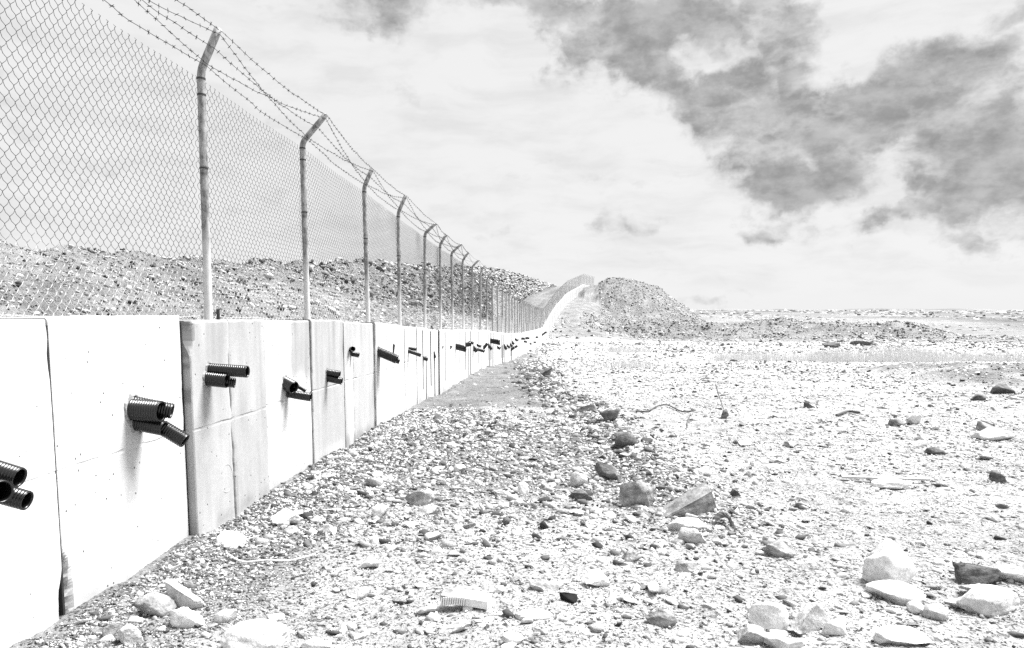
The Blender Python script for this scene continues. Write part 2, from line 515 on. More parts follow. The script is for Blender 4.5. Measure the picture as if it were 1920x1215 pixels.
M = {}
M['ground'] = m_ground()
M['stone'] = m_stone()
M['rock_white'] = m_stone('rock_white', False, .66, 1.0, .006)
M['rock_pale'] = m_stone('rock_pale', False, .48, 1.0, .008)
M['rock_grey'] = m_stone('rock_grey', False, .25, 1.0, .008, True)
M['rock_dark'] = m_stone('rock_dark', False, .115, 1.0, .008, True)
M['hole_shade'] = m_stone('hole_shade', False, .012, 1.0, .008)  # shade of a dark hole, put into the colour of a lump
M['concrete'] = m_concrete()
M['seam'] = m_plain('seam_shade', .13, .9, .1)  # dark tone carries the painted shadow line of the formwork seams
M['mortar'] = m_plain('rough_mortar', .30, .95, .1, 0, 40, .6, 1.2)
M['joint'] = m_plain('painted_joint_shade', .03, .9, .1)  # painted shade of the gaps between panels
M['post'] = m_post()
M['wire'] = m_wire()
M['wire_lit'] = m_plain('lit_wire', .42, .5, .3, .1)  # lighter copy of the wire; brightening against the hill put into its colour
M['post_lit'] = m_plain('lit_galvanised_post', .34, .5, .3, .1)  # lighter copy for far posts, their brightening against the hill painted in
M['barb'] = m_plain('rusty_barbed_wire', .05, .6, .3, .2)
M['pipe'] = m_plain('black_plastic', .007, .30, .5)
M['wood'] = m_plain('weathered_wood', .10, .9, .1)
M['wood_pale'] = m_plain('pale_wood', .45, .9, .1)
M['plastic_white'] = m_plain('white_plastic', .75, .6, .3)
M['grass'] = m_plain('dry_grass', .70, .9, .1, 0, 8)
M['metal_dark'] = m_plain('dark_steel', .05, .5, .4, .5)

# ------------------------------------------------------------------ ground
def build_ground():
    ys = [-8.0]
    while ys[-1] < 930:
        y = ys[-1]
        ys.append(y + max(.055, .0085 * abs(y)))
    ys = np.array(ys)
    near = np.arange(-.5, 7.0, .065)
    pos = [7.0]
    while pos[-1] < 800: pos.append(pos[-1] + max(.07, (pos[-1] - 5.0) * .035))
    neg = [-.55]
    while neg[-1] > -500: neg.append(neg[-1] - max(.16, (-neg[-1] - 12) * .05))
    ss = np.unique(np.round(np.concatenate([neg, near, pos, [-.24, -.12]]), 4))
    S, Y = np.meshgrid(ss, ys)
    X = S + wall_x(Y)
    Z = height(X, Y)
    n, k = S.shape
    idx = np.arange(n * k).reshape(n, k)
    Fc = np.stack([idx[:-1, :-1], idx[:-1, 1:], idx[1:, 1:], idx[1:, :-1]], -1).reshape(-1, 4)
    V = np.stack([X, Y, Z], -1).reshape(-1, 3)
    me = mesh_np('ground', V, Fc, True, soil_tone(X, Y).ravel())
    o = add('ground', me, M['ground'])
    tag(o, 'stony pale ground stretching to the horizon', None, None, 'structure')

build_ground()

# ------------------------------------------------------------------ loose stone: shapes
def hull_variant(seed, npts=13, flat=(1, .78, .5)):
    r = np.random.default_rng(seed)
    P = r.normal(size=(npts, 3)); P /= np.linalg.norm(P, axis=1)[:, None]
    P = np.sign(P) * np.abs(P) ** .8 * np.array(flat) * .5
    bm = bmesh.new()
    for p in P: bm.verts.new(p)
    res = bmesh.ops.convex_hull(bm, input=bm.verts)
    bmesh.ops.delete(bm, geom=[v for v in bm.verts if not v.link_faces], context='VERTS')
    bmesh.ops.triangulate(bm, faces=bm.faces)
    bmesh.ops.recalc_face_normals(bm, faces=bm.faces)
    bm.verts.index_update()
    V = np.array([v.co[:] for v in bm.verts]); Fc = np.array([[v.index for v in f.verts] for f in bm.faces])
    bm.free(); return V, Fc

VARS = [hull_variant(100 + i, 11 + i % 3, (1, .6 + .35 * ((i * 37) % 10) / 10, .34 + .3 * ((i * 53) % 10) / 10)) for i in range(18)]


SMALL = [hull_variant(300 + i, 7, (1, .6 + .35 * ((i * 37) % 10) / 10, .34 + .3 * ((i * 53) % 10) / 10)) for i in range(14)]


def scatter(name, X, Y, size, tone, sink=.22, tilt=.35, VARS=VARS):
    n = len(X)
    Z = height(X, Y)
    var = RNG.integers(0, len(VARS), n)
    rz = RNG.uniform(0, 2 * math.pi, n); tx = RNG.normal(0, tilt, n); ty = RNG.normal(0, tilt, n)
    VV = []; FF = []; TT = []; off = 0
    for v in range(len(VARS)):
        ii = np.where(var == v)[0]
        if len(ii) == 0: continue
        bv, bf = VARS[v]
        P = bv[None] * size[ii][:, None, None]
        c, s = np.cos(tx[ii])[:, None], np.sin(tx[ii])[:, None]
        y = P[..., 1] * c - P[..., 2] * s; z = P[..., 1] * s + P[..., 2] * c; x = P[..., 0]
        c, s = np.cos(ty[ii])[:, None], np.sin(ty[ii])[:, None]
        x, z = x * c + z * s, -x * s + z * c
        c, s = np.cos(rz[ii])[:, None], np.sin(rz[ii])[:, None]
        x, y = x * c - y * s, x * s + y * c
        P = np.stack([x + X[ii][:, None], y + Y[ii][:, None], z + (Z[ii] + size[ii] * (.25 - sink))[:, None]], -1)
        m = len(bv)
        VV.append(P.reshape(-1, 3))
        FF.append((bf[None] + (np.arange(len(ii)) * m)[:, None, None]).reshape(-1, 3) + off)
        TT.append(np.repeat(tone[ii], m)); off += len(ii) * m
    me = mesh_np(name, np.concatenate(VV), np.concatenate(FF), False, np.concatenate(TT))
    return add(name, me, M['stone'])


def build_gravel():
    # density falls with distance as only ever larger stones stay visible
    n = 165000
    u = RNG.uniform(0, 1, n)
    Y = 2.5 * (110 / 2.5) ** u
    lo = np.maximum(-.78 * Y - 1.5, -2.5); hi = .86 * Y + 1.5
    X = lo + (hi - lo) * RNG.uniform(0, 1, n)
    keep = RNG.uniform(0, 1, n) < (hi - lo) / (1.64 * Y + 3)
    keep &= X - wall_x(Y) > .03
    ex = edge_x(Y); nz = fbm(X * .9, Y * .9, 3, 91)
    track = (Y > 11.3) & (Y < 45) & (X < ex - .35 + .3 * nz)
    keep &= ~track | (RNG.uniform(0, 1, n) < .06 + .6 * (1 - sstep(11.3, 14, Y + nz)) ** 2)
    sandy = (fbm(X * .55, Y * .45, 3, 140) > .12) & (X > ex + .3)
    keep &= ~sandy | (RNG.uniform(0, 1, n) < .5)
    keep &= (Y < 11) | (X < ex + .4) | (RNG.uniform(0, 1, n) < .8 - .5 * (fbm(X * .18, Y * .12, 3, 145) > .1))
    X, Y = X[keep], Y[keep]; n = len(X)
    ex = edge_x(Y)
    rub = (X < ex) & (Y > 4.8) & (Y < 12)
    smin = np.maximum(.0021 * Y, .0075)
    size = smin * RNG.uniform(.0015, 1, n) ** (-1 / 2.5)
    size = np.minimum(size, np.maximum(.085, smin * 3.5))
    size = np.where(rub, np.minimum(size * 1.5, .14), size)
    tone = .50 + .13 * RNG.normal(size=n)
    dk = RNG.uniform(0, 1, n) < np.where(rub, .30, np.where((size < .022) | ((Y > 11) & (size < .006 * Y)), .34, .18))  # small chips dark more often: crevice shade put into their colour
    tone = np.where(dk, .015 + .11 * RNG.uniform(size=n), tone)
    tone = np.where(rub & ~dk, tone * .85, tone)
    tone = np.clip(tone, .04, .8)
    sm = size < np.maximum(.026, .0045 * Y)
    o = scatter('gravel', X[sm], Y[sm], size[sm], tone[sm], VARS=SMALL)
    tag(o, 'fine loose gravel strewn over the whole plain', 'gravel', None, 'stuff')
    o = scatter('stone_chips', X[~sm], Y[~sm], size[~sm], tone[~sm])
    tag(o, 'coarse broken stone chips strewn over the whole plain', 'gravel', None, 'stuff')
    # broken slabs crowded in the strip beside the wall, thinner towards the open plain
    n = 16000
    Y = 3.0 * (13.0 / 3.0) ** RNG.uniform(0, 1, n)
    X = -2.4 + RNG.uniform(0, 1, n) * (edge_x(Y) + .5 + 2.4)
    keep = RNG.uniform(0, 1, n) < np.clip(.22 + .9 * sstep(4.2, 6.0, Y + .5 * fbm(X * 2, Y * 2, 2, 180)), 0, 1) * (1 - .9 * sstep(10.0, 13.0, Y + .6 * fbm(X * 1.5, Y, 2, 181)))
    X, Y = X[keep], Y[keep]; n = len(X)
    size = np.minimum(.026 * RNG.uniform(.004, 1, n) ** (-1 / 2.5), .12) * (.75 + .04 * Y)
    tone = np.where(RNG.uniform(size=n) < .28, .10, .44) * RNG.uniform(.6, 1.35, n)
    o = scatter('broken_slabs', X, Y, size, np.clip(tone, .04, .7), sink=.27, tilt=.32)
    tag(o, 'broken angular slabs crowded in the strip beside the wall', 'rubble', None, 'stuff')
    # clods thrown up along the edge of the graded strip
    n = 3600
    Y = 5.6 * (34 / 5.6) ** RNG.uniform(0, 1, n); X = edge_x(Y) + RNG.normal(0, .34, n) - .12
    size = np.minimum(.0048 * Y * RNG.uniform(.01, 1, n) ** (-1 / 2.6), .24)
    tone = np.where(RNG.uniform(size=n) < .5, .09, .36) * RNG.uniform(.6, 1.35, n)
    o = scatter('clods', X, Y, size, np.clip(tone, .03, .6), sink=.3, tilt=.4)
    tag(o, 'dark broken clods thrown up along the edge of the graded track', 'rubble', None, 'stuff')
    n = 4200
    Y = 3.0 * (16 / 3.0) ** RNG.uniform(0, 1, n); X = edge_x(Y) - .3 + RNG.uniform(0, 1, n) * (.8 * Y + 1)
    size = np.minimum(.028 * RNG.uniform(.01, 1, n) ** (-1 / 2.6), .12) * (.6 + .09 * Y)
    tone = np.where(RNG.uniform(size=n) < .2, .12, .48) * RNG.uniform(.7, 1.3, n)
    o = scatter('pale_slabs', X, Y, size, np.clip(tone, .04, .7), sink=.30, tilt=.2)
    tag(o, 'flat pale stone flakes bedded in the plain right of the rock line', 'rubble', None, 'stuff')
    # small dark chippings drifted against the foot of the wall and through the rubble
    n = 30000
    Y = 2.8 * (12 / 2.8) ** RNG.uniform(0, 1, n)
    X = wall_x(Y) + .03 + RNG.exponential(.33, n) + RNG.uniform(0, .15, n)
    size = np.maximum(.0036 * Y, .012) * RNG.uniform(.02, 1, n) ** (-1 / 3.)
    tone = np.where(RNG.uniform(size=n) < .55, .11, .40) * RNG.uniform(.6, 1.4, n)
    o = scatter('stone_chippings', X, Y, np.minimum(size, .08), tone, VARS=SMALL)
    tag(o, 'dark crushed chippings piled along the foot of the wall', 'gravel', None, 'stuff')
    # spoil banks
    n = 26000
    Y = RNG.uniform(93, 144, n); X = RNG.uniform(2.5, 54, n)
    k = ((np.abs(Y - 100) < 8) & (X > 2.5)) | ((Y > 102) & (X > 5.0 + .03 * (Y - 100)) & (X < 27))
    X, Y = X[k], Y[k]; n = len(X)
    size = .17 * RNG.uniform(.03, 1, n) ** (-1 / 2.6)
    o = scatter('spoil_rubble', X, Y, np.minimum(size, .7), np.where(RNG.uniform(size=n) < .30 + .16 * (Y < 108) + .3 * fbm(X * .25, Y * .25, 3, 160), .06, .46) * RNG.uniform(.6, 1.3, n), VARS=SMALL)
    tag(o, 'dark rubble covering the mound and low bank on the plain', 'rubble', None, 'stuff')
    n = 30000
    Y = 9 * (150 / 9) ** RNG.uniform(0, 1, n); X = wall_x(Y) - 6.1 - RNG.uniform(0, 9.5, n)
    size = np.maximum(.0032 * Y, .035) * RNG.uniform(.015, 1, n) ** (-1 / 2.4)
    o = scatter('bank_rubble', X, Y, np.minimum(size, .7), np.where(RNG.uniform(size=n) < .32 + .35 * fbm(X * .5, Y * .25, 3, 161), .06, .40) * RNG.uniform(.6, 1.3, n), VARS=SMALL)
    tag(o, 'loose rubble covering the long bank behind the fence', 'rubble', None, 'stuff')
    # scrubby hummocks and boulders dotting the far plain
    n = 5000
    Y = 112 * (600 / 112) ** RNG.uniform(0, 1, n); X = 18 + RNG.uniform(0, 1, n) * (Y * .85 - 5)
    size = .0055 * Y * RNG.uniform(.05, 1, n) ** (-1 / 3.)
    k = fbm(X * .03, Y * .01, 3, 150) > -.15
    o = scatter('far_boulders', X[k], Y[k], np.minimum(size, 5)[k], (np.where(RNG.uniform(size=n) < .5, .12, .45) * RNG.uniform(.6, 1.3, n))[k], sink=.35, tilt=.12, VARS=SMALL)
    tag(o, 'far off boulders and scrub dotting the plain towards the horizon', 'boulders', None, 'stuff')

build_gravel()

# ------------------------------------------------------------------ wall of precast concrete panels
JOINTS = [.98, 2.27, 3.53, 4.82, 6.09, 7.33, 8.42, 9.75, 11.23, 12.70, 13.74, 14.97, 16.40, 17.95, 19.98, 21.3, 22.7, 24.06, 25.4, 26.7]
while JOINTS[-1] < 168: JOINTS.append(JOINTS[-1] + 1.3 + .04 * math.sin(len(JOINTS) * 2.1))
PROUD = {3: .055, 5: .018, 6: .022, 7: .05, 9: .012, 11: .03, 13: .01, 14: .025}
MID = {1: .5, 3: .47, 6: .28, 7: .42, 8: .4, 9: .55, 11: .3, 12: .5, 13: .6}
SAND_T = {}


def panel_face_x(i):
    return PROUD.get(i, 0.0)


def make_panel(i, y0, y1, wall):
    yc = (y0 + y1) / 2
    xw = float(wall_x(yc)); ang = math.atan2(float(wall_x(y1) - wall_x(y0)), y1 - y0)
    W = (y1 - y0) / math.cos(ang) - .015
    zb = float(min(wall_base(y0), wall_base(y1))) - .35
    zt0 = float(wall_top(y0 + .03)); zt1 = float(wall_top(y1 - .03))
    step = [.0, .012, -.008, .006][i % 4] if i > 3 else 0
    if i == 2: zt0 = zt1 = 1.585
    if i == 3: zt0, zt1 = 1.552, 1.545
    zt0 += step; zt1 += step
    near = i < 12
    r = np.random.default_rng(500 + i)
    thick = .36
    if near:
        mid = MID.get(i)
        us = [0, .003, .008, .016, .028, .045, .07]
        us += ([.082, .094] if i == 2 else []) + list(np.arange(.11, W - .1, .045)) + [W - .07, W - .045, W - .028, W - .016, W - .008, W - .003, W]
        if mid:
            mc = mid * W
            us = [u for u in us if abs(u - mc) > .05] + [mc + q for q in (-.045, -.02, -.009, -.003, .003, .009, .02, .045)]
        us = np.array(sorted(us))
        nv = 110 if i == 2 else (56 if i < 8 else 30)
        gv = (.80 - zb) / (zt0 - zb)
        vs = np.concatenate([np.linspace(0, 1, nv)[:-1], [.990, .996, 1.0], gv + np.array([-.012, -.006, -.003, 0, .003, .006, .012])])
        vs = np.unique(np.round(vs, 5))
    else:
        us = np.array([0, .012, .03, W / 2, W - .03, W - .012, W]); vs = np.array([0, .5, .985, 1.0])
        mid = None
    U, Vv = np.meshgrid(us, vs)
    zt = zt0 + (zt1 - zt0) * U / W
    if near: zt = zt + .006 * fbm(U * 6 + i * 9, U * 0, 3, 8)
    Z = zb + (zt - zb) * Vv
    d = np.zeros_like(U)
    if near:
        e0 = .006 + .03 * np.clip(fbm(Z * 5, Z * 0 + i * 3.3, 4, 71), 0, 1) ** 1.4
        e1 = .006 + .03 * np.clip(fbm(Z * 5, Z * 0 + i * 5.1 + 40, 4, 73), 0, 1) ** 1.4
        if i == 3: e0 = e0 * 1.3 + .05 * sstep(1.30, 1.42, Z) * (1 - .5 * sstep(1.5, 1.56, Z))
        if i == 2: e0 = e0 + .055 * (1 - sstep(.16, .42, Z + .12 * fbm(Z * 9, Z * 0, 3, 6)))
        if i == 1: e1 = e1 + .035 * (1 - sstep(.05, .3, Z))
        d = d + np.clip(e0 - U, 0, None) * .9 + np.clip(e1 - (W - U), 0, None) * .9
        if i == 2: d = d * (1 + .8 * (d > .012) * fbm(U * 45, Z * 30, 3, 72))
        d = d + np.clip(.010 + .006 * fbm(U * 12, U * 0 + i, 3, 9) - (zt - Z), 0, None)
        if mid:
            amp = 1.5 if i == 3 else (.8 if i == 1 else .7)
            U = np.where(np.abs(U - mid * W) < .05, U + amp * .018 * fbm(Z * 7, Z * 0 + 2 * i, 4, 81), U)
            cw = amp * (.5 + .9 * np.clip(fbm(Z * 4, Z * 0 + 7 * i, 3, 83), -.4, 1))
            m0 = np.abs(np.subtract.outer(us, [mid * W])[:, 0])[None, :]
            d = d + np.where(m0 < .01, .030 * cw * (1 - m0 / .012), 0) + np.where((m0 < .021) & (m0 > .005), .006 * np.clip(cw, 0, 1), 0)
        d = d + .0025 * fbm(U * 3, Z * 3, 3, 88)
        gz = .80                       # cold joint half way up
        Z = np.where(np.abs(Z - gz) < .012, Z + .008 * fbm(U * 14, U * 0 + i, 3, 205), Z)
        jt = np.clip(.45 + fbm(U * 9 + i * 4, U * 0, 3, 207), 0, 1)
        d = d + .006 * jt * (np.abs(Vv - gv) < .004)
    else:
        d = d + np.where((U < .005) | (U > W - .005), .02, 0) + np.where(Vv > .999, .012, 0)
    px = PROUD.get(i, .006 * math.sin(i * 1.7))
    Xf = px - d
    n, k = U.shape
    V = np.stack([Xf, U - W / 2, Z], -1).reshape(-1, 3)
    idx = np.arange(n * k).reshape(n, k)
    Fc = np.stack([idx[:-1, :-1], idx[:-1, 1:], idx[1:, 1:], idx[1:, :-1]], -1).reshape(-1, 4).tolist()
    # back, sides, top
    o = len(V)
    bk = np.stack([np.full(n, -thick), np.full(n, -W / 2), Z[:, 0]], -1); bk2 = np.stack([np.full(n, -thick), np.full(n, W / 2), Z[:, -1]], -1)
    V = np.concatenate([V, bk, bk2])
    for j in range(n - 1):
        Fc.append([idx[j, 0], idx[j + 1, 0], o + j + 1, o + j]); Fc.append([idx[j + 1, -1], idx[j, -1], o + n + j, o + n + j + 1])
    Fc.append(list(idx[-1, :]) + [o + 2 * n - 1, o + n - 1])
    Fc.append([o + j for j in range(n)] + [o + n + j for j in range(n - 1, -1, -1)])
    # concrete colour of each panel, with its damp patches and lime streaks
    base = {0: .60, 1: .61, 2: .61, 3: .375, 4: .60, 5: .385, 6: .41}.get(i, .60 + .05 * math.sin(i * 3.3) - (.12 if i > 60 else 0))
    yy, zz = V[:, 1] + W / 2, V[:, 2]
    tone = np.full(len(V), base)
    if near:
        wob = fbm(yy * 5, zz * 2.5, 4, 120 + i)
        if i == 4:
            msk = sstep(.55, .60, yy / W + .10 * wob) * sstep(.85, 1.12, zz + .2 * wob + .12 * (yy / W - .5))
            tone = tone + msk * (.35 - base)
        if i == 5: tone = tone + .24 * (1 - sstep(.02, .20, zz + .06 * wob))
        if i == 3: tone = tone + .2 * (1 - sstep(.0, .10, zz + .06 * wob)) + .05 * wob
        if i == 6:
            msk = np.exp(-((yy / W - .17) / .07) ** 2) * (1 - sstep(1.0, 1.2, zz + .05 * wob)); tone = tone + .25 * msk
        tone = tone + .02 * wob
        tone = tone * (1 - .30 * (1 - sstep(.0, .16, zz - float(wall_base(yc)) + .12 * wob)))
        run = np.clip(fbm(yy * 16, zz * .7 + i * 7, 4, 170), 0, 1) * sstep(.5, 1.5, zz + .4 * fbm(yy * 9, yy * 0 + i, 2, 171))
        tone = tone * (1 - .45 * run)
        # exposed aggregate in the broken arrises is greyer
        dd = np.concatenate([d.ravel(), np.zeros(2 * n)])
        tone = np.where(dd > .009, tone * (.75 if i == 2 else .55), tone)
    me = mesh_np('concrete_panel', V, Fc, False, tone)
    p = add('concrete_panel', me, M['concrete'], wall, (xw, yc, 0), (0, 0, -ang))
    return p

wall = empty('concrete_wall', (-2.58, 1, 0))
tag(wall, 'long low wall of pale precast concrete panels carrying the fence', 'wall')
PANELS = []
for i in range(len(JOINTS) - 1):
    p = make_panel(i, JOINTS[i], JOINTS[i + 1], wall)
    p.location = Vector(p.location) - Vector((-2.58, 1, 0))
    PANELS.append(p)
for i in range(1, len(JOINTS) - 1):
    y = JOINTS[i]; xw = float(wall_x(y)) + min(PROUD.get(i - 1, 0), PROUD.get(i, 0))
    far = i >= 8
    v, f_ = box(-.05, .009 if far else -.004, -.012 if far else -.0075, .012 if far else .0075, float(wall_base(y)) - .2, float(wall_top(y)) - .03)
    # added dark strip: shade of the joint gap put in as a solid bead
    add('joint_shade', mesh_np('joint_shade', v, f_), M['joint'], wall, (xw + 2.58, y - 1, 0))
    if far and i < 26:
        for q, fr in enumerate(((.34,), (.5, .8), (.28, .62), (.45,))[i % 4]):
            yy = y + fr * (JOINTS[i + 1] - y)
            z0, z1 = float(wall_base(yy)), float(wall_top(yy))
            v, f_ = box(-.02, .012, -.006, .006, z0 + (0 if q else .25), z1 - (.04 if q == 0 else .5))
            add('formwork_seam', mesh_np('formwork_seam', v, f_), M['seam'], wall, (float(wall_x(yy)) + PROUD.get(i, 0) * .85 + 2.58, yy - 1, 0))
PANELS[3]['label'] = 'grey panel standing proud with a jagged crack and chipped top corner'
PANELS[4]['label'] = 'white panel with a grey stain at its upper far corner'
PANELS[5]['label'] = 'grey concrete panel paler at its foot'
# cast ring mark in the grey panel, lifting loop on the wall top
def ring(R, r, n=40, m=6, a0=0, a1=2 * math.pi, sx=1.0):
    path = [(0, R * sx * math.cos(a0 + (a1 - a0) * t / n), R * math.sin(a0 + (a1 - a0) * t / n)) for t in range(n + 1)]
    return tube(path, r, m)
q = at_x(425, 897, -2.525)
v, f_ = ring(.105, .0035, 40, 5, -2.2, 2.6, .9)
o = add('cast_ring', mesh_np('cast_ring', v, f_, True, np.full(len(v), .33)), M['concrete'], PANELS[3])
o.location = (q.x + 2.58, q.y - (JOINTS[3] + JOINTS[4]) / 2, q.z)
v, f_ = ring(.055, .010, 16, 6, -.3, math.pi + .3)
lp = add('lifting_loop', mesh_np('lifting_loop', v, f_, True), M['metal_dark'], wall)
lp.location = (-.12, 14.9 - 1, float(wall_top(14.9)) + .02)
lp.rotation_euler = (0, 0, .5)

# ------------------------------------------------------------------ corrugated pipes sticking out of the wall
def pipe_mesh(path, R, ridge=True, pitch=.0145, seg=20, hollow=True):
    P = [Vector(p) for p in path]
    L = [0]
    for a, b in zip(P, P[1:]): L.append(L[-1] + (b - a).length)
    tot = L[-1]
    def pt(t):
        for j in range(len(P) - 1):
            if t <= L[j + 1] or j == len(P) - 2:
                return P[j].lerp(P[j + 1], (t - L[j]) / (L[j + 1] - L[j]))
    pts, rad = [], []
    if ridge:
        nr = max(3, int(tot / pitch)); pit = tot / nr
        for j in range(nr):
            for fr, rr in ((0, .9), (.22, 1.0), (.58, 1.0), (.8, .9)):
                pts.append(pt((j + fr) * pit)); rad.append(R * rr)
        pts.append(pt(tot)); rad.append(R * .97)
    else:
        for t in np.linspace(0, tot, max(4, len(P) * 2)): pts.append(pt(t)); rad.append(R)
    v, f = tube(pts, rad, seg, False)
    n = len(pts)
    # mouth: lip, then inner bore
    dirn = (pts[-1] - pts[-3]).normalized()
    end = pts[-1]
    dep = min(.6 * tot, .3)
    ip = [end - dirn * t for t in (0, .01, dep * .5, dep)]
    iv, fi = tube([tuple(x) for x in ip], [R * .84, R * .82, R * .80, R * .80], seg, False)
    iv2 = iv
    o = len(v)
    f2 = [tuple(reversed([k + o for k in q])) for q in fi]
    f2.append(tuple(o + 3 * seg + j for j in range(seg)))
    # align rings for the lip: nearest vertex offset
    a = v[(n - 1) * seg]; off = int(np.argmin(np.linalg.norm(iv[:seg] - a, axis=1)))
    # orientation check
    b = v[(n - 1) * seg + 1]; off1 = int(np.argmin(np.linalg.norm(iv[:seg] - b, axis=1)))
    s = 1 if (off1 - off) % seg == 1 else -1
    lip = []
    for j in range(seg):
        k = (j + 1) % seg
        lip.append(((n - 1) * seg + j, (n - 1) * seg + k, o + (off + s * k) % seg, o + (off + s * j) % seg))
    f2 += lip
    return mesh_np('corrugated_pipe', np.concatenate([v, iv2]), f + f2, True)


def pipe(base, tip, dia, label, out_dy=0.0, group=None, mid=None, ridge=True, face=0.0, wallx=-2.58, cat='pipe', pitch=.0145):
    """base and tip as seen in the photograph; base lies in the wall face, tip straight out from it"""
    b = at_x(base[0], base[1], wallx + face)
    t = at_y(tip[0], tip[1], b.y + out_dy)
    start = b + (b - t).normalized() * .06
    path = [start, b]
    if mid: path.append(at_y(mid[0], mid[1], b.y + out_dy * .5))
    path.append(t)
    R = dia / 2 * (b.y / F_PX) * .98
    base_pt = b.copy()
    me = pipe_mesh([p - base_pt for p in path], R, ridge, pitch, 22 if R > .03 else 14)
    o = add('corrugated_pipe', me, M['pipe'], None, base_pt)
    if dia > 12:
        ax = (b - t).normalized()
        n_ = 22; V_ = []; F_ = []
        for j in range(n_):
            a_ = 2 * math.pi * j / n_; jit = 1 + .22 * math.sin(j * 2.9 + base[0]) * math.sin(j * 1.3)
            for (rr, xx) in ((.96, -.01), (1.04, .007), (1.16 * jit, .006), (1.3 * jit, -.01)):
                V_.append((xx, R * rr * math.cos(a_), R * rr * math.sin(a_)))
        for j in range(n_):
            k = (j + 1) % n_
            for q in range(3): F_.append((j * 4 + q, j * 4 + q + 1, k * 4 + q + 1, k * 4 + q))
        add('mortar_collar', mesh_np('mortar_collar', np.array(V_), F_), M['mortar'], o, (.001, 0, 0))
    tag(o, label, cat, group)
    return o

G = 'corrugated pipes sticking out of the wall'
pipe((-110, 850), (37, 896), 44, 'upper of three black ribbed pipe ends at the left edge of the picture', 0, G, pitch=.013)
pipe((-90, 900), (51, 939), 42, 'lowest ribbed pipe end with ragged mouth at the left edge of the picture', .02, G, pitch=.013)
pipe((-120, 905), (4, 922), 46, 'pipe mouth facing the viewer, cut off by the left picture edge', -.16, G, pitch=.013)
pipe((252, 757), (323, 771), 32, 'thin pipe end peeping out behind the thick sleeve on the white panel', .06, G)
pipe((248, 768), (303, 772), 44, 'thick ribbed sleeve at top of the pipe bundle left of the grey panel', 0, G)
pipe((254, 793), (308, 804), 30, 'short ribbed sleeve at bottom of the bundle left of the grey panel', 0, G)
pipe((262, 795), (347, 827), 31, 'long ribbed pipe drooping down towards the edge of the grey panel', .02, G, mid=(302, 800))
pipe((392, 692), (464, 697), 24, 'longest pipe, upper one on the grey cracked panel', 0, G, face=.055)
pipe((388, 710), (426, 714), 29, 'thick short sleeve, lower one on the grey cracked panel', 0, G, face=.055)
pipe((392, 712), (441, 718), 21, 'thin pipe end beside the short sleeve on the grey cracked panel', .05, G, face=.055)
pipe((534, 718), (551, 727), 26, 'stubby wide pipe on the stained white panel', -.05, G)
pipe((538, 737), (583, 745), 17, 'long lower pipe on the stained white panel', 0, G, mid=(552, 740))
pipe((537, 712), (573, 733), 8, 'thin tapering pipe offcut above the long pipe on the stained panel', .08, G)
pipe((613, 698), (637, 702), 14, 'upper of two short pipes on the grey panel beyond the stained one', 0, G, face=.018)
pipe((613, 709), (641, 715), 14, 'lower of two short pipes on the grey panel beyond the stained one', 0, G, face=.018)
pipe((657, 656), (662, 654), 10, 'small round stub above a short pipe on the narrow grey panel', -.1, G, face=.022)
pipe((658, 663), (673, 666), 10, 'short pipe below a round stub on the narrow grey panel', 0, G, face=.022)
pipe((709, 659), (744, 674), 18, 'thick dark drooping pipe on the first bright panel past the grey ones', 0, G, face=.05)
pipe((712, 664), (749, 678), 11, 'thin pipe under the thick drooping pipe on the bright panel', .03, G, face=.05)
pipe((737, 660), (739, 645), 4, 'thin upright pipe offcut beside the thick drooping pipe', .02, G, face=.05, ridge=False)
pipe((766, 653), (781, 655), 7, 'short upper pipe of the pair past the thick drooping pipe', 0, G)
pipe((765, 658), (789, 666), 8, 'longer lower pipe of the pair past the thick drooping pipe', 0, G)
pipe((793, 671), (802, 674), 8, 'small low stub just past the pair of pipes', 0, G)
pipe((814, 664), (816, 671), 5, 'tiny pipe hanging down the wall under the lifting loop', 0, G)
NTH = ['first', 'second', 'third', 'fourth', 'fifth', 'sixth', 'seventh', 'eighth', 'ninth', 'tenth', 'eleventh', 'twelfth', 'thirteenth', 'fourteenth', 'fifteenth',
       'sixteenth', 'seventeenth', 'eighteenth', 'nineteenth', 'twentieth', 'twenty-first', 'twenty-second', 'twenty-third', 'twenty-fourth', 'twenty-fifth',
       'twenty-sixth', 'twenty-seventh', 'twenty-eighth', 'twenty-ninth']
far_pipes = [(827, 650, 830, 651, 4), (842, 649, 846, 651, 5), (854, 647, 870, 651, 5), (854, 652, 870, 656, 5), (872, 647, 881, 645, 6),
             (878, 642, 886, 643, 4), (886, 650, 893, 657, 6), (893, 646, 900, 649, 4), (895, 655, 906, 658, 4), (906, 654, 912, 646, 4),
             (916, 648, 921, 654, 4), (920, 637, 934, 639, 3.5), (920, 641, 934, 644, 3.5), (932, 650, 937, 653, 4), (945, 648, 949, 654, 3.5),
             (950, 647, 955, 651, 3.5), (956, 645, 960, 649, 3), (960, 641, 963, 645, 3), (958, 656, 963, 652, 3.5), (964, 652, 969, 649, 3),
             (965, 635, 970, 638, 3.5), (977, 635, 983, 635, 3), (985, 634, 991, 634, 3), (982, 640, 987, 641, 2.6), (993, 643, 996, 645, 2.4),
             (1000, 641, 1004, 642, 2.4), (1003, 633, 1008, 632, 2.4), (1007, 637, 1010, 636, 2.2), (1011, 632, 1022, 624, 2.4)]
far_pipes.sort()
for rank, (a, b, c, d, w) in enumerate(far_pipes):
    nm = 'small dark pipe end far along the white wall, %s one past the lifting loop' % NTH[rank]
    pipe((a, b), (c + .25 * (c - a), d + .25 * (d - b)), w * 1.45, nm, 0, G, ridge=False, face=.0)

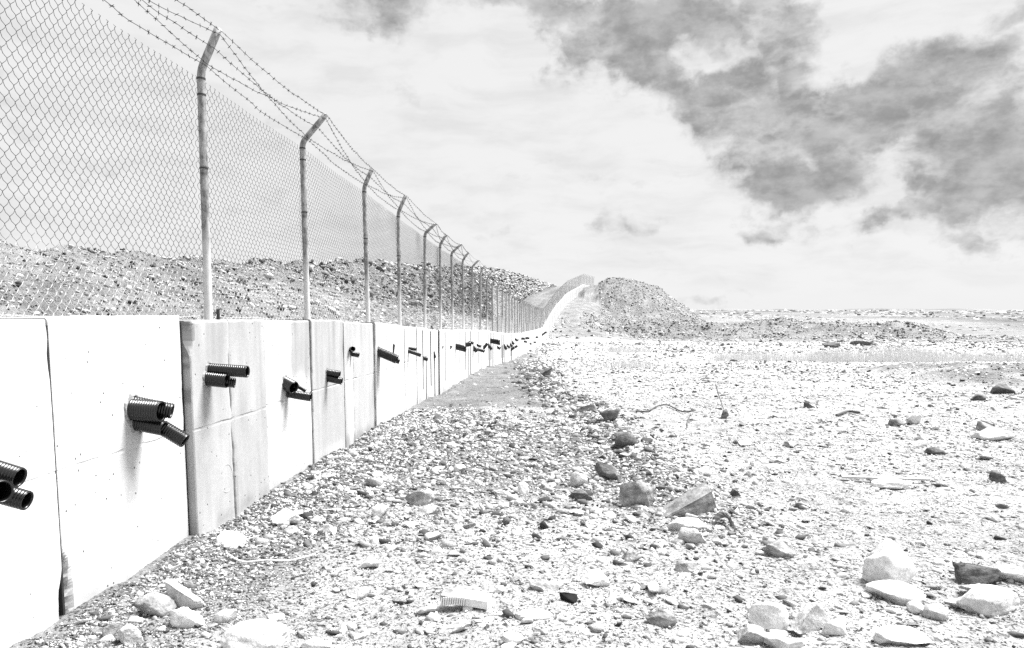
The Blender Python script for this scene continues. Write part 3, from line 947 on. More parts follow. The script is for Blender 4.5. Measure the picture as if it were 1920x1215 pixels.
# ------------------------------------------------------------------ chain-link fence with cranked posts and barbed wire
fence = empty('chain_link_fence', (-2.8, 1, 1.5))
tag(fence, 'tall chain link fence with cranked posts and barbed wire on the wall', 'fence')
FO = Vector((-2.8, 1, 1.5))
POST_Y = [1.0, 3.35, 5.64, 7.88, 10.36, 12.38, 14.62, 16.5, 18.3, 20.25, 22.2]
while POST_Y[-1] < 160: POST_Y.append(POST_Y[-1] + 2.12)
ARMS = {2: (.15, .31), 3: (.27, .29), 4: (.12, .26), 5: (.13, .29), 6: (.22, .20), 7: (.14, .22), 8: (.25, .22), 9: (.16, .22), 10: (.2, .2)}
POST_H = 1.90


def fence_x(y): return float(wall_x(y)) - .21
def fence_z(y): return float(wall_top(y)) - .01

post_cache = {}
def post_mesh(arm, seg):
    key = (arm, seg)
    if key not in post_cache:
        ax, az = arm
        path = [(0, 0, -.12), (0, 0, .02), (0, 0, .7), (0, 0, 1.2), (0, 0, POST_H - .06)]
        L = math.hypot(ax, az); dx, dz = ax / L, az / L
        for t in np.linspace(0, 1, 6)[1:]:
            # round elbow
            p0 = np.array([0, POST_H - .06]); p1 = np.array([0, POST_H]); p2 = np.array([dx * .06, POST_H + dz * .06])
            b = (1 - t) ** 2 * p0 + 2 * t * (1 - t) * p1 + t * t * p2
            path.append((b[0], 0, b[1]))
        path += [(ax * .6, 0, POST_H + az * .6), (ax, 0, POST_H + az)]
        v, f = tube(path, .030, seg)
        # slightly open end: recessed cap
        post_cache[key] = mesh_np('post', v, f, True)
    return post_cache[key]

def band_mesh():
    v, f = tube([(0, 0, -.006), (0, 0, .006)], .0335, 16, True)
    return mesh_np('tie_band', v, f, False)
BAND = band_mesh()
TIPS = []
for i, y in enumerate(POST_Y):
    arm = ARMS.get(i, (.16 + .05 * math.sin(i * 2.3), .22 + .03 * math.cos(i * 1.7)))
    arm = (round(arm[0], 2), round(arm[1], 2))
    if i > 10: arm = [(.16, .22), (.21, .2), (.13, .24)][i % 3]
    lean = (.010 * math.sin(i * 1.3), -.012 * math.cos(i * 2.1))
    if i == 2: lean = (0, -.018)
    p = add('post', post_mesh(arm, 16 if i < 9 else 8), M['post' if i < 11 else 'post_lit'], fence, Vector((fence_x(y), y, fence_z(y))) - FO, (lean[1], lean[0], 0))
    TIPS.append((y, arm, lean))
    if 1 <= i < 9:
        for z in ((1.84, 1.72, 1.17) if i < 4 else (1.84, 1.2)):
            add('tie_band', BAND, M['metal_dark'], p, (0, 0, z))
# angle cleat at the foot of one post
v, f_ = box(-.012, .012, -.006, .006, 0, .09)
add('cleat', mesh_np('cleat', v, f_), M['metal_dark'], fence, Vector((fence_x(5.74) + .03, 5.74, fence_z(5.74))) - FO)


def chain_mesh(width, seed, H=1.84, D=.075, cell=.080):
    """woven zigzag wires of one bay; local Y runs along the bay, Z up"""
    r = np.random.default_rng(seed)
    nw = int(round(width / (D / 2))); w = width / nw
    npd = int(H / cell)
    ts = np.array([0, .12, .5, .88])
    R = .0016
    ang = np.array([0, 2.094, 4.189]) + .5
    VV = []; FF = []; off = 0
    kk = np.arange(npd * 4 + 1)
    for i in range(nw):
        ph = i % 2
        seg = kk // 2; half = kk % 2                     # two points per leg of the zigzag, rounded at the bends
        t = kk / 4.0                                     # periods
        # triangle wave with rounded corners
        tri = 1 - np.abs(((t + .5 * ph) % 1.0) * 2 - 1)  # 0..1
        tri = .5 + (tri - .5) * 1.10
        z = t * cell + .006
        y = (i + tri) * w
        x = .007 * np.sin(2 * math.pi * (t + .5 * ph) + math.pi / 2 * 0)
        # stretched and bellied by weather
        x = x + .030 * fbm(y * .9 + seed, z * .9, 2, 300) + .01 * np.sin(z * 3)
        sag = .012 * math.sin(math.pi * min(1, max(0, (i / nw)))) + .006 * fbm(y * 2.2, y * 0 + seed, 2, 301)
        z = z - sag * (z / H) + .008 * fbm(y * 3, z * 3 + seed, 2, 302)
        y = y + .008 * fbm(y * 2.5 + 9, z * 2.5 + seed, 2, 303)
        P = np.stack([x, y, z], -1)
        # twisted barb at the top selvage
        e = P[-1]
        P = np.concatenate([P, [e + np.array([.004, w * .12, .010])], [e + np.array([-.004, -w * .05, .019])]])
        T = np.gradient(P, axis=0); T /= np.linalg.norm(T, axis=1)[:, None]
        a = np.cross(T, np.array([1., 0, 0])); a /= np.linalg.norm(a, axis=1)[:, None] + 1e-9
        b = np.cross(T, a)
        ring_ = P[:, None, :] + R * (np.cos(ang)[None, :, None] * a[:, None] + np.sin(ang)[None, :, None] * b[:, None])
        n = len(P)
        VV.append(ring_.reshape(-1, 3))
        idx = np.arange(n * 3).reshape(n, 3) + off
        nx = np.roll(idx, -1, axis=1)
        FF.append(np.stack([idx[:-1], nx[:-1], nx[1:], idx[1:]], -1).reshape(-1, 4)); off += n * 3
    # line wires threaded through top, middle and bottom
    V = np.concatenate(VV); Fc = np.concatenate(FF)
    for zz in (.03,):
        ys = np.linspace(0, width, 24)
        path = np.stack([.008 * np.ones(24), ys, zz - .02 * np.sin(math.pi * ys / width) * (zz / H) + .004 * np.sin(ys * 9)], -1)
        v, f = tube(path, .0022, 3, False)
        Fc = np.concatenate([Fc, np.array(f) + len(V)]); V = np.concatenate([V, v])
    return mesh_np('mesh_panel', V, Fc, False)

chain_cache = {}
for i in range(len(POST_Y) - 1):
    y0, y1 = POST_Y[i], POST_Y[i + 1]
    if i < 5:
        me = chain_mesh(y1 - y0, i)
    else:
        wd = round(y1 - y0, 1)
        if i >= 13: wd = wd + .001
        if wd not in chain_cache: chain_cache[wd] = chain_mesh(round(wd, 1), 40 + int(wd * 10))
        me = chain_cache[wd]
    z0, z1 = fence_z(y0), fence_z(y1); x0, x1 = fence_x(y0), fence_x(y1)
    o = add('mesh_panel', me, M['wire' if i < 13 else 'wire_lit'], fence, Vector((x0 - .04, y0, z0 + .0)) - FO,
            (math.atan2(z1 - z0, y1 - y0), 0, -math.atan2(x1 - x0, y1 - y0)))
    o.scale = (1, (y1 - y0) / (round(y1 - y0, 1) if i >= 5 else (y1 - y0)), 1)


def arm_point(i, t):
    y, arm, lean = TIPS[i]
    z = POST_H + arm[1] * t
    return np.array([fence_x(y) + arm[0] * t + lean[0] * z + .036, y - lean[1] * z, fence_z(y) + z])


def barbed(levels, seed):
    """levels(i) gives how far up the arm the strand is tied at post i"""
    r = np.random.default_rng(seed)
    parts = []
    nlast = 32
    for i in range(nlast):
        a, b = arm_point(i, levels(i)[1]), arm_point(i + 1, levels(i + 1)[0])
        L = np.linalg.norm(b - a); n = 26 if i < 7 else 9
        t = np.linspace(0, 1, n)[:, None]
        P = a + (b - a) * t
        kink = .012 * np.array([fbm(t[:, 0] * 9 + seed * 7 + i, t[:, 0] * 0 + q, 3, 400 + q) for q in range(3)]).T
        P = P + kink * np.sin(math.pi * t) + np.array([0, 0, -1]) * (.035 + .02 * r.uniform()) * np.sin(math.pi * t)
        parts.append(tube(P, .0024 if i < 6 else .003, 4 if i < 7 else 3, False))
        if i < 9:
            for s in np.arange(.06, L - .05, .105):
                u = s / L * (n - 1); j = int(u); c = P[j] + (P[min(j + 1, n - 1)] - P[j]) * (u - j)
                for q in range(2):
                    dv = r.normal(size=3); dv[1] *= .35; dv /= np.linalg.norm(dv)
                    parts.append(tube([c - dv * .017, c, c + dv * .017], [.0012, .0036, .0012], 3, False))
    v, f = join(parts)
    add('barbed_wire', mesh_np('barbed_wire', v, f), M['barb'], fence, -FO)

barbed(lambda i: (.92, .92), 1)
barbed(lambda i: (.52, .52), 2)
barbed(lambda i: (.10, .10), 3)
barbed(lambda i: (.14, .84), 4)
barbed(lambda i: (.84, .14), 5)

# ------------------------------------------------------------------ individual rocks
def rock_np(seed, dims, cuts=9, sub=3, rough=.05, sharp=.62):
    r = np.random.default_rng(seed)
    bm = bmesh.new(); bmesh.ops.create_icosphere(bm, subdivisions=sub, radius=1.0)
    V = np.array([v.co[:] for v in bm.verts]); Fc = np.array([[v.index for v in f.verts] for f in bm.faces]); bm.free()
    for c in range(cuts):
        n = r.normal(size=3); n /= np.linalg.norm(n); d = r.uniform(sharp - .12, sharp + .16)
        k = V @ n - d
        V = np.where((k > 0)[:, None], V - k[:, None] * n, V)
    V = V + rough * np.stack([fbm(V[:, 1] * 3 + seed + V[:, 0], V[:, 2] * 3 + q * 5 + V[:, 0] * 1.7, 4, 600 + q) for q in range(3)], -1)
    # bedding steps across the broken faces
    bz = V[:, 2] * 7 + 1.5 * fbm(V[:, 0] * 2 + seed, V[:, 1] * 2, 2, 611)
    V[:, :2] *= (1 - .05 * (np.floor(bz) % 2))[:, None]
    V = V - (V.max(0) + V.min(0)) / 2
    V = V / (V.max(0) - V.min(0)) * np.array(dims)
    return V, Fc


BURIED = []
def rock(px, py, w, h, mat, label, seed, depth=.8, cuts=9, rz=None, tilt=(0, 0), sink=.2, sharp=.62, group='larger stones lying on the ground', rough=.06, name='stone'):
    """px,py: where its foot meets the ground in the photograph; w,h: how large it looks there"""
    g = ground_at(px, py)
    dist = math.hypot(g[0], g[1]); s = dist / F_PX
    W = w * s * .94; H = h * s * .92
    v, f = rock_np(seed, (W, W * depth, H * (1 + sink)), cuts, 4 if w > 45 else 3, rough, sharp)
    me = mesh_np(name, v, f, False)
    BURIED.append((g[0], g[1] + W * depth * .25, W))
    o = add(name, me, M[mat], None, (g[0], g[1] + W * depth * .25, g[2] + H * .5 - H * sink * .5), (tilt[0], tilt[1], rz if rz is not None else YAW))
    tag(o, label, 'stone', group)
    return o

# the wedge: a triangular prism of broken slab
def wedge():
    g = ground_at(1298, 966); s = math.hypot(g[0], g[1]) / F_PX
    W, H, Dp = 112 * s, 54 * s, 60 * s
    a = np.array([(-.5, 0, 0), (.32, 0, .92), (.46, .0, .0), (-.42, 1, .0), (.40, 1, 1.0), (.62, 1, .0), (.2, -.12, .45), (-.05, .0, .47), (.0, 1, .55), (.1, -.1, 0)])
    a = a * np.array([W, Dp, H])
    bm = bmesh.new()
    for p in a: bm.verts.new(p)
    bmesh.ops.convex_hull(bm, input=bm.verts)
    bmesh.ops.delete(bm, geom=[v for v in bm.verts if not v.link_faces], context='VERTS')
    bmesh.ops.triangulate(bm, faces=bm.faces)
    bmesh.ops.subdivide_edges(bm, edges=bm.edges, cuts=5, use_grid_fill=True)
    for v in bm.verts:
        n = fbm(np.array([v.co.x * 30]), np.array([v.co.z * 60 + v.co.y * 20]), 3, 9)[0]
        v.co += Vector((.4, 1, .3)) * n * .006
    me = bpy.data.meshes.new('stone'); bm.to_mesh(me); bm.free()
    o = add('stone', me, M['rock_grey'], None, (g[0], g[1], g[2] - .02), (0, 0, .15))
    tag(o, 'large grey triangular wedge of broken slab right of the rock line', 'stone', 'larger stones lying on the ground')
wedge()

ROCKS = [
 (1195, 950, 74, 52, 'rock_grey', 'tall speckled grey boulder just left of the triangular wedge', .7, 8),
 (1140, 898, 60, 34, 'rock_dark', 'dark angular block at the near end of the rock line', .7, 7),
 (1085, 912, 38, 30, 'rock_pale', 'pale rounded stone left of the dark angular block', .8, 12),
 (1085, 938, 60, 20, 'rock_dark', 'low dark slab in front of the pale rounded stone', .6, 8),
 (785, 948, 58, 30, 'rock_grey', 'grey layered slab lying in the rubble mid strip', .6, 8),
 (800, 965, 50, 22, 'rock_pale', 'pale stone tucked under the grey layered slab', .6, 9),
 (342, 1140, 82, 46, 'rock_pale', 'pale sharp wedge leaning behind the block near the wall', .5, 6),
 (288, 1152, 72, 36, 'rock_grey', 'flat grey slab sloping left of the pale sharp wedge', .7, 6),
 (352, 1174, 78, 36, 'rock_white', 'squarish pale block in front of the sharp wedge', .55, 6),
 (420, 1166, 44, 22, 'rock_pale', 'small pale stone right of the squarish block', .7, 8),
 (470, 1222, 128, 50, 'rock_white', 'broad smooth white boulder at the bottom picture edge', .7, 14),
 (590, 1222, 62, 22, 'rock_white', 'low white stone cut by the bottom edge right of the broad boulder', .7, 12),
 (240, 1208, 50, 34, 'rock_pale', 'angular pale stone low near the wall foot', .7, 7),
 (205, 1195, 34, 26, 'rock_grey', 'small grey stone left of the angular pale stone near the wall', .7, 7),
 (1683, 1098, 98, 82, 'rock_white', 'large white rounded boulder, tallest on the right', .75, 12),
 (1655, 1050, 52, 28, 'rock_white', 'pale stone behind the large white rounded boulder', .8, 9),
 (1690, 1128, 110, 30, 'rock_white', 'broad white stone in front of the large white boulder', .8, 12),
 (1462, 1042, 62, 30, 'rock_grey', 'flat grey stone lying alone in the right gravel', .7, 7),
 (1838, 1094, 72, 30, 'rock_dark', 'dark hollow stone near the right picture edge', .6, 8),
 (1895, 1094, 66, 26, 'rock_pale', 'pale slab end against the right picture edge', .6, 6),
 (1862, 1112, 124, 14, 'rock_pale', 'long thin pale slab low at the right picture edge', .3, 6),
 (1862, 1150, 112, 46, 'rock_white', 'wide white flat rock below the long thin slab', .7, 12),
 (1440, 1182, 78, 46, 'rock_white', 'white block at bottom right, left one of the cluster', .7, 7),
 (1520, 1186, 88, 50, 'rock_pale', 'pale angular block at bottom right, middle of the cluster', .7, 6),
 (1412, 1206, 62, 36, 'rock_pale', 'wedge stone in front of the white block of the cluster', .7, 6),
 (1566, 1192, 52, 30, 'rock_white', 'white stone at the right end of the bottom cluster', .7, 7),
 (1470, 1222, 90, 28, 'rock_white', 'pale stone cut by the bottom edge below the cluster', .7, 9),
 (1700, 1215, 110, 24, 'rock_white', 'low broad pale slab at the bottom edge on the right', .7, 9),
 (1757, 1162, 40, 26, 'rock_pale', 'rounded cobble below the large white boulder', .8, 14),
 (1722, 1150, 36, 20, 'rock_white', 'small white cobble left of the rounded cobble', .8, 14),
 (1795, 1140, 44, 16, 'rock_pale', 'small flat stone right of the rounded cobble', .7, 8),
 (1287, 995, 82, 26, 'rock_white', 'long white smooth stone below the triangular wedge', .45, 14),
 (1300, 1022, 56, 30, 'rock_pale', 'pale stone below the long white smooth stone', .8, 8),
 (1380, 930, 20, 18, 'rock_dark', 'small dark stone right of the triangular wedge', .8, 7),
 (1240, 1176, 66, 30, 'rock_grey', 'thin tilted grey slab in the bottom gravel', .5, 6),
 (1182, 1052, 40, 18, 'rock_grey', 'small grey slab in the middle gravel', .7, 7),
 (1288, 1076, 44, 18, 'rock_grey', 'grey flat stone half buried in the middle gravel', .7, 8),
 (1140, 792, 42, 26, 'rock_dark', 'dark squared block midway along the rock line', .6, 6),
 (1172, 838, 48, 30, 'rock_dark', 'dark leaning block on the rock line below the squared block', .5, 6),
 (1100, 773, 40, 18, 'rock_grey', 'grey stone just up the line from the squared block', .6, 7),
 (1024, 707, 28, 18, 'rock_dark', 'dark boulder at the far end of the rock line', .7, 8),
 (822, 786, 24, 12, 'rock_dark', 'lone dark stone on the smooth track by the wall', .7, 8),
 (1868, 826, 64, 20, 'rock_white', 'smooth white oval stone in the right middle distance', .6, 14),
 (1856, 808, 32, 18, 'rock_grey', 'grey stone behind the smooth white oval stone', .7, 8),
 (1754, 853, 34, 12, 'rock_dark', 'flat dark stone left of the smooth white oval stone', .6, 6),
 (1716, 796, 34, 22, 'rock_white', 'white lump among stones in the right middle distance', .8, 10),
 (1682, 800, 26, 14, 'rock_grey', 'grey stone left of the white lump in the middle distance', .8, 8),
 (1520, 764, 24, 10, 'rock_dark', 'small dark stone alone in the pale middle distance', .7, 8),
 (1560, 652, 34, 10, 'rock_dark', 'dark flat slab left of the pair behind the grass', .5, 7),
 (1618, 648, 40, 9, 'rock_dark', 'long dark flat slab right of the pair behind the grass', .5, 7),
 (1375, 678, 18, 6, 'rock_dark', 'dark stone at the left end of the grass strip', .5, 8),
 (1888, 738, 44, 15, 'rock_dark', 'dark boulder in the cut bank at the right edge', .7, 8),
 (1838, 752, 26, 11, 'rock_dark', 'small dark boulder left of the one in the cut bank', .7, 8),
 (430, 1024, 58, 24, 'rock_white', 'white flat stone near the foot of the grey panel', .7, 9),
 (532, 986, 62, 30, 'rock_white', 'white blocky stone out from the grey panel', .7, 8),
 (545, 1000, 36, 16, 'rock_pale', 'small pale stone in front of the white blocky stone', .7, 8),
 (700, 912, 38, 18, 'rock_pale', 'pale stone in the rubble out from the second grey panel', .7, 9),
 (712, 968, 38, 22, 'rock_white', 'white stone left of the grey layered slab', .7, 10),
 (610, 1000, 30, 16, 'rock_white', 'small white stone between cable and rubble', .7, 10),
 (862, 884, 26, 16, 'rock_white', 'small white stone standing in the rubble strip', .8, 9),
 (980, 930, 24, 26, 'rock_white', 'small upright white stone left of the rock line', .6, 8),
 (1118, 1098, 60, 28, 'rock_white', 'pale stone right of the dark hole lump', .7, 9),
 (1020, 1102, 70, 22, 'rock_white', 'pale low stone left of the dark hole lump', .7, 9),
 (1000, 1160, 80, 16, 'rock_white', 'low pale stone in front of the dark hole lump', .6, 12),
 (1066, 1128, 38, 17, 'hole_shade', 'black lump painted as the shade of a hole between pale stones, bottom centre', .7, 8),
 (800, 1150, 46, 18, 'rock_pale', 'pale slab left of the ribbed plastic block', .6, 9),
 (850, 1186, 70, 22, 'rock_pale', 'long pale stone below the ribbed plastic block', .5, 9),
 (962, 1210, 50, 16, 'rock_white', 'pale stone at the bottom edge in the centre', .7, 10),
 (670, 1120, 44, 18, 'rock_pale', 'pale flat stone in the lower left gravel', .7, 9),
 (690, 1070, 46, 20, 'rock_white', 'white flat stone in the gravel below the cable', .7, 9),
 (1500, 950, 26, 10, 'rock_grey', 'small grey stone in the wide right gravel', .7, 8),
 (1875, 905, 30, 20, 'rock_dark', 'dark stone at the right picture edge above the plank', .7, 7),
]
for j, (px, py, w, h, mat, lab, dep, cuts) in enumerate(ROCKS):
    rock(px, py, w, h, mat, lab, 900 + j, dep, cuts, rz=YAW + random.uniform(-.35, .35), tilt=(random.uniform(-.12, .12), random.uniform(-.12, .12)),
         sharp=.74 if cuts > 11 else .42, sink=.42, rough=.08)

# fist-sized stones, alike: spread by hand through the strip and the plain
PROTO = []
for j in range(14):
    v, f_ = rock_np(2000 + j, (1, .75 + .2 * math.sin(j), .5 + .12 * math.cos(j * 2)), 7 + j % 5, 3, .07, .48)
    PROTO.append((v, f_))
PM = {}
def proto(j, mat):
    if (j, mat) not in PM:
        PM[(j, mat)] = mesh_np('stone', PROTO[j][0], PROTO[j][1]); PM[(j, mat)].materials.append(M[mat])
    return PM[(j, mat)]
STREWN = []
def strew(n, region, sizes, mats, grp):
    c = 0
    while c < n:
        px, py = random.uniform(*region[0]), random.uniform(*region[1])
        g = ground_at(px, py)
        if g is None or g[0] - float(wall_x(g[1])) < .2: continue
        if region[2] and not region[2](g[0], g[1]): continue
        m = random.choice(mats); s = random.uniform(*sizes)
        flat = random.uniform(.4, .75)
        o = add('stone', proto(random.randrange(14), m), None, None, (g[0], g[1], g[2] + s * .10 * flat), (random.uniform(-.25, .25), random.uniform(-.25, .25), random.uniform(0, 6.3)))
        o.scale = (s, s * random.uniform(.75, 1), s * flat)
        tag(o, None, 'stone', grp); STREWN.append((o, m, s, g)); c += 1
W_, P_, G_, D_ = 'rock_white', 'rock_pale', 'rock_grey', 'rock_dark'
strew(62, ((420, 1150), (770, 1010), lambda x, y: x < float(edge_x(y))), (.06, .16), [W_, W_, P_, P_, G_], 'stones in the rubble strip')
strew(40, ((200, 1150), (1000, 1210), None), (.04, .12), [W_, W_, P_, P_, G_], 'stones in the left foreground')
strew(45, ((1150, 1920), (880, 1210), None), (.04, .12), [W_, W_, P_, P_, G_], 'stones in the right foreground')
strew(46, ((1080, 1920), (690, 880), None), (.09, .26), [W_, W_, P_, G_], 'stones on the plain')
strew(20, ((985, 1190), (700, 900), lambda x, y: abs(x - float(edge_x(y))) < .4), (.12, .26), [G_, D_, P_], 'stones of the rock line')

# what each of them lies next to
MARKS = [(1298, 960, 'the triangular wedge'), (1195, 945, 'the speckled boulder'), (1140, 895, 'the dark angular block'), (785, 945, 'the layered grey slab'),
         (350, 1170, 'the squarish pale block'), (470, 1215, 'the broad white boulder'), (1683, 1095, 'the tallest white boulder'), (1462, 1040, 'the lone flat grey stone'),
         (1838, 1092, 'the dark hollow stone'), (1862, 1145, 'the wide white flat rock'), (1480, 1180, 'the bottom right cluster'), (1287, 992, 'the long white smooth stone'),
         (1240, 1174, 'the thin tilted slab'), (1140, 790, 'the dark squared block'), (1024, 706, 'the far dark boulder'), (822, 785, 'the lone track stone'),
         (1868, 824, 'the white oval stone'), (1716, 795, 'the white lump'), (1600, 650, 'the two flat slabs'), (1885, 740, 'the cut bank boulder'),
         (430, 1022, 'the flat stone by the grey panel'), (532, 985, 'the white blocky stone'), (886, 1138, 'the ribbed plastic block'), (1660, 905, 'the pale plank'),
         (1250, 768, 'the crooked root'), (510, 1057, 'the curved cable'), (1358, 782, 'the dark clump'), (640, 860, 'the second grey panel'), (960, 830, 'the rubble middle'), (1500, 950, 'the open right gravel')]
MARKS = [(m[2], ground_at(m[0], m[1])) for m in MARKS]
tone_word = {W_: 'white', P_: 'pale grey', G_: 'mid grey', D_: 'dark'}
buckets = {}
for (o, m, sz, g) in STREWN:
    k = min(range(len(MARKS)), key=lambda q: (MARKS[q][1][0] - g[0]) ** 2 + .5 * (MARKS[q][1][1] - g[1]) ** 2)
    nm, p = MARKS[k]
    # judged as seen from the viewpoint: sideways against nearer or farther
    ax, bx = g[0] / g[1], p[0] / p[1]
    side = (ax - bx) * p[1]; dep = g[1] - p[1]
    rel = ('right of' if side > 0 else 'left of') if abs(side) > .5 * abs(dep) else ('behind' if dep > 0 else 'in front of')
    buckets.setdefault((tone_word[m], rel, nm), []).append((math.hypot(g[0] - p[0], g[1] - p[1]), o))
ORD = ['nearest', 'second nearest', 'third nearest', 'fourth nearest', 'fifth nearest', 'sixth nearest', 'seventh nearest', 'eighth nearest', 'ninth nearest', 'tenth nearest']
for (tw, rel, nm), lst in buckets.items():
    lst.sort(key=lambda t: t[0])
    for q, (d, o) in enumerate(lst):
        o['label'] = 'loose %s stone %s %s' % (tw, rel, nm) + ('' if len(lst) == 1 else ', %s of its kind' % ORD[min(q, 9)])

def rock_grit():
    X, Y, S = [], [], []
    for (x, y, w) in BURIED + [(g[0], g[1], sz) for (o, m, sz, g) in STREWN]:
        n = int(16 + 130 * w)
        a = RNG.uniform(0, 6.28, n); r = w * RNG.uniform(.38, .75, n)
        X += list(x + r * np.cos(a)); Y += list(y + r * np.sin(a) * .8); S += list(np.maximum(.0026 * y, .009) * RNG.uniform(.03, 1, n) ** (-1 / 3.))
    X, Y, S = np.array(X), np.array(Y), np.array(S)
    k = X - wall_x(Y) > .05
    n = int(k.sum())
    o = scatter('loose_grit', X[k], Y[k], np.minimum(S[k], .07), np.where(RNG.uniform(size=n) < .35, .07, .5) * RNG.uniform(.6, 1.3, n), VARS=SMALL)
    tag(o, 'grit and broken chips gathered round the larger stones', 'gravel', None, 'stuff')
rock_grit()

# ------------------------------------------------------------------ litter, sticks, grass
def on_ground(pxs, lift=0.0, dz=None):
    out = []
    for k, (a, b) in enumerate(pxs):
        g = ground_at(a, b); out.append(np.array([g[0], g[1], g[2] + lift + (dz[k] if dz else 0)]))
    return out

def smooth_path(P, n=24):
    P = np.array(P); t = np.linspace(0, len(P) - 1, n); out = []
    for u in t:
        i = min(int(u), len(P) - 2); f = u - i
        p0 = P[max(i - 1, 0)]; p1 = P[i]; p2 = P[i + 1]; p3 = P[min(i + 2, len(P) - 1)]
        out.append(.5 * ((2 * p1) + (-p0 + p2) * f + (2 * p0 - 5 * p1 + 4 * p2 - p3) * f * f + (-p0 + 3 * p1 - 3 * p2 + p3) * f ** 3))
    return np.array(out)

def strand(name, pxs, r, mat, label, cat, lift=.012, dz=None, taper=1.0):
    P = smooth_path(on_ground(pxs, lift, dz)); o0 = P[0].copy()
    v, f = tube(P - o0, list(np.linspace(r, r * taper, len(P))), 7)
    o = add(name, mesh_np(name, v, f, True), M[mat], None, tuple(o0)); tag(o, label, cat); return o

strand('cable', [(425, 1040), (455, 1054), (500, 1057), (545, 1057), (592, 1049)], .006, 'plastic_white', 'thin pale cable lying curved in the gravel before the grey panel', 'cable', .022)
strand('root', [(1192, 775), (1215, 774), (1232, 764), (1250, 763), (1262, 768), (1280, 774), (1304, 772)], .012, 'wood', 'thin crooked dark root lying on the plain beyond the rock line', 'stick', .03)
strand('stick', [(1288, 806), (1289, 796), (1292, 786), (1295, 778)], .008, 'wood', 'slender bent stick lying below the crooked root', 'stick', .03, None, .6)
strand('twig', [(1341, 758), (1348, 768), (1356, 778)], .012, 'wood', 'short twig leaning on the dark clump right of the crooked root', 'stick', .1, [.25, .12, 0], .6)
rock(1360, 784, 16, 18, 'rock_dark', 'small dark clump under the short twig', 1711, .8, 8)
strand('branch', [(1568, 782), (1590, 775), (1612, 778)], .02, 'wood', 'short dark branch left of the white lump in the middle distance', 'stick', .04)

g0, g1 = ground_at(1578, 902), ground_at(1742, 907)
dv = Vector(g1 - g0); L_ = dv.length
v, f_ = box(0, L_, -.02, .02, -.006, .010)
o = add('plank', mesh_np('plank', v, f_), M['wood_pale'], None, (g0[0], g0[1], max(g0[2], g1[2]) + .03), (0.1, 0, math.atan2(dv.y, dv.x)))
tag(o, 'long thin pale plank lying flat in the right gravel', 'plank')
rock(1668, 915, 62, 18, 'rock_white', 'low white stone lying across the long pale plank', 1733, .7, 10)

# curl of bark
P = smooth_path(on_ground([(1338, 982), (1352, 980), (1368, 988), (1374, 998)], .02, [0, .03, .03, 0]), 14)
parts = []
V = []; Fc = []
for i, p in enumerate(P):
    for k in range(6):
        a = math.pi * k / 5
        V.append(p + np.array([0, .05 * math.cos(a), .025 * math.sin(a) + .004 * math.sin(i * 3 + k * 2)]))
for i in range(len(P) - 1):
    for k in range(5): Fc.append((i * 6 + k, i * 6 + k + 1, (i + 1) * 6 + k + 1, (i + 1) * 6 + k))
me = mesh_np('bark', np.array(V) - P[0], Fc)
o = add('bark', me, M['wood'], None, tuple(P[0])); md_ = o.modifiers.new('thick', 'SOLIDIFY'); md_.thickness = .008
tag(o, 'dark curl of bark lying below the triangular wedge', 'bark')

# ribbed plastic block
g = ground_at(886, 1138)
blk = empty('plastic_block', (g[0], g[1], g[2])); blk.scale = (.85, .85, .8); blk.rotation_euler = (.05, .10, -.12)
v, f_ = box(-.035, .105, -.06, .06, .03, .085)
add('body', mesh_np('body', v, f_), M['plastic_white'], blk)
for k in range(11):
    v, f_ = box(-.005, .005, -.062, .062, .028, .086)
    add('rib', mesh_np('rib', v, f_) if k == 0 else bpy.data.meshes['rib'], M['plastic_white'], blk, (-.044 - k * .0145, 0, -.0006 * k * k * .5))
v, f_ = box(-.2, -.035, -.055, .055, .034, .072)
add('core', mesh_np('core', v, f_), M['rock_grey'], blk)
tag(blk, 'ribbed white plastic block lying in the foreground gravel', 'debris')

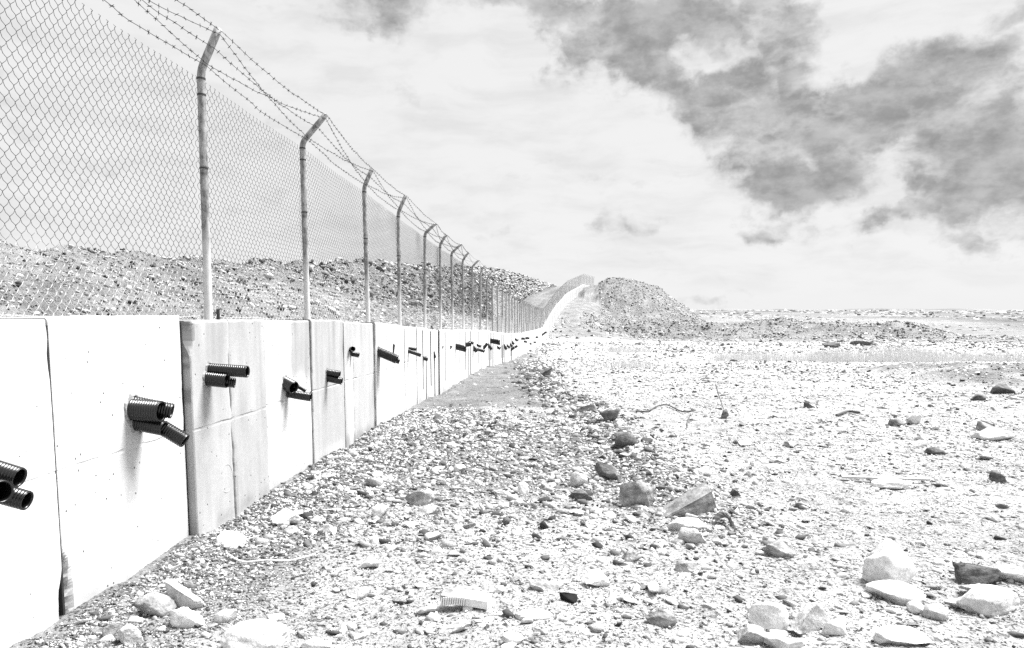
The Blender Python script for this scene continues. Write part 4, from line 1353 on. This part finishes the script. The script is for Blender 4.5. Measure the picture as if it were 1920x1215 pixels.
# pale plastic scraps caught on the bank behind the fence
def scrap(px, py, w, h, label, seed):
    g = ground_at(px, py + h / 2)
    if g is None: return
    s = math.hypot(g[0], g[1]) / F_PX
    W, H = w * s, h * s
    nx, ny = 8, 10
    V = []
    for j in range(ny):
        for i in range(nx):
            u, v_ = i / (nx - 1) - .5, j / (ny - 1)
            ww = W * (.55 + .45 * math.sin(v_ * 5 + seed))
            V.append((u * ww + .12 * W * math.sin(v_ * 7 + seed), .12 * H * math.sin(u * 6 + v_ * 9 + seed) + .25 * H * v_, .05 + v_ * H * .9))
    Fc = [(j * nx + i, j * nx + i + 1, (j + 1) * nx + i + 1, (j + 1) * nx + i) for j in range(ny - 1) for i in range(nx - 1)]
    o = add('plastic_scrap', mesh_np('plastic_scrap', np.array(V), Fc, True), M['plastic_white'], None, tuple(g))
    md = o.modifiers.new('thick', 'SOLIDIFY'); md.thickness = .02
    tag(o, label, 'litter')
scrap(893, 525, 9, 18, 'hooked white plastic scrap high on the bank behind the fence', 1)
scrap(875, 512, 7, 14, 'white plastic scrap near the bank top left of the hooked one', 2)
scrap(864, 548, 7, 18, 'tall white plastic scrap halfway up the far bank', 3)
scrap(917, 572, 6, 12, 'white plastic scrap low on the far bank behind crowded posts', 4)
scrap(829, 543, 6, 6, 'small round white scrap on the bank behind the fence', 5)
scrap(805, 505, 4, 12, 'narrow white scrap on the skyline of the bank', 6)

# dry grass
def grass(name, patches, label):
    VV = []; FF = []; off = 0
    r = np.random.default_rng(77)
    for (px0, px1, py, hpx, n) in patches:
        A, B = ground_at(px0, py), ground_at(px1, py)
        for k in range(n):
            t = r.uniform(); p = A + (B - A) * t
            x = p[0] + r.normal(0, .3); y = p[1] + r.normal(0, .7)
            clump = .5 + .5 * vnoise(np.array([x * .8]), np.array([y * .3]), 5)[0]
            z = float(height(x, y, False))
            H = hpx * math.hypot(x, y) / F_PX * r.uniform(.35, 1.05) * clump
            a = r.uniform(0, 6.28); lx, ly = r.normal(0, .18, 2) * H
            w = .011
            dx, dy = math.cos(a) * w, math.sin(a) * w
            VV += [(x - dx, y - dy, z), (x + dx, y + dy, z), (x + lx * .4 + dx * .7, y + ly * .4 + dy * .7, z + H * .6), (x + lx * .4 - dx * .7, y + ly * .4 - dy * .7, z + H * .6), (x + lx, y + ly, z + H)]
            FF += [(off, off + 1, off + 2, off + 3), (off + 3, off + 2, off + 4)]; off += 5
    o = add(name, mesh_np(name, np.array(VV), FF), M['grass'])
    tag(o, label, 'grass', None, 'stuff')
grass('dry_grass', [(1340, 1560, 676, 26, 1300), (1540, 1740, 678, 34, 1700), (1700, 1920, 677, 26, 1100), (1140, 1215, 660, 18, 400), (1150, 1215, 688, 18, 350)],
      'strip of pale dry grass standing on the plain')
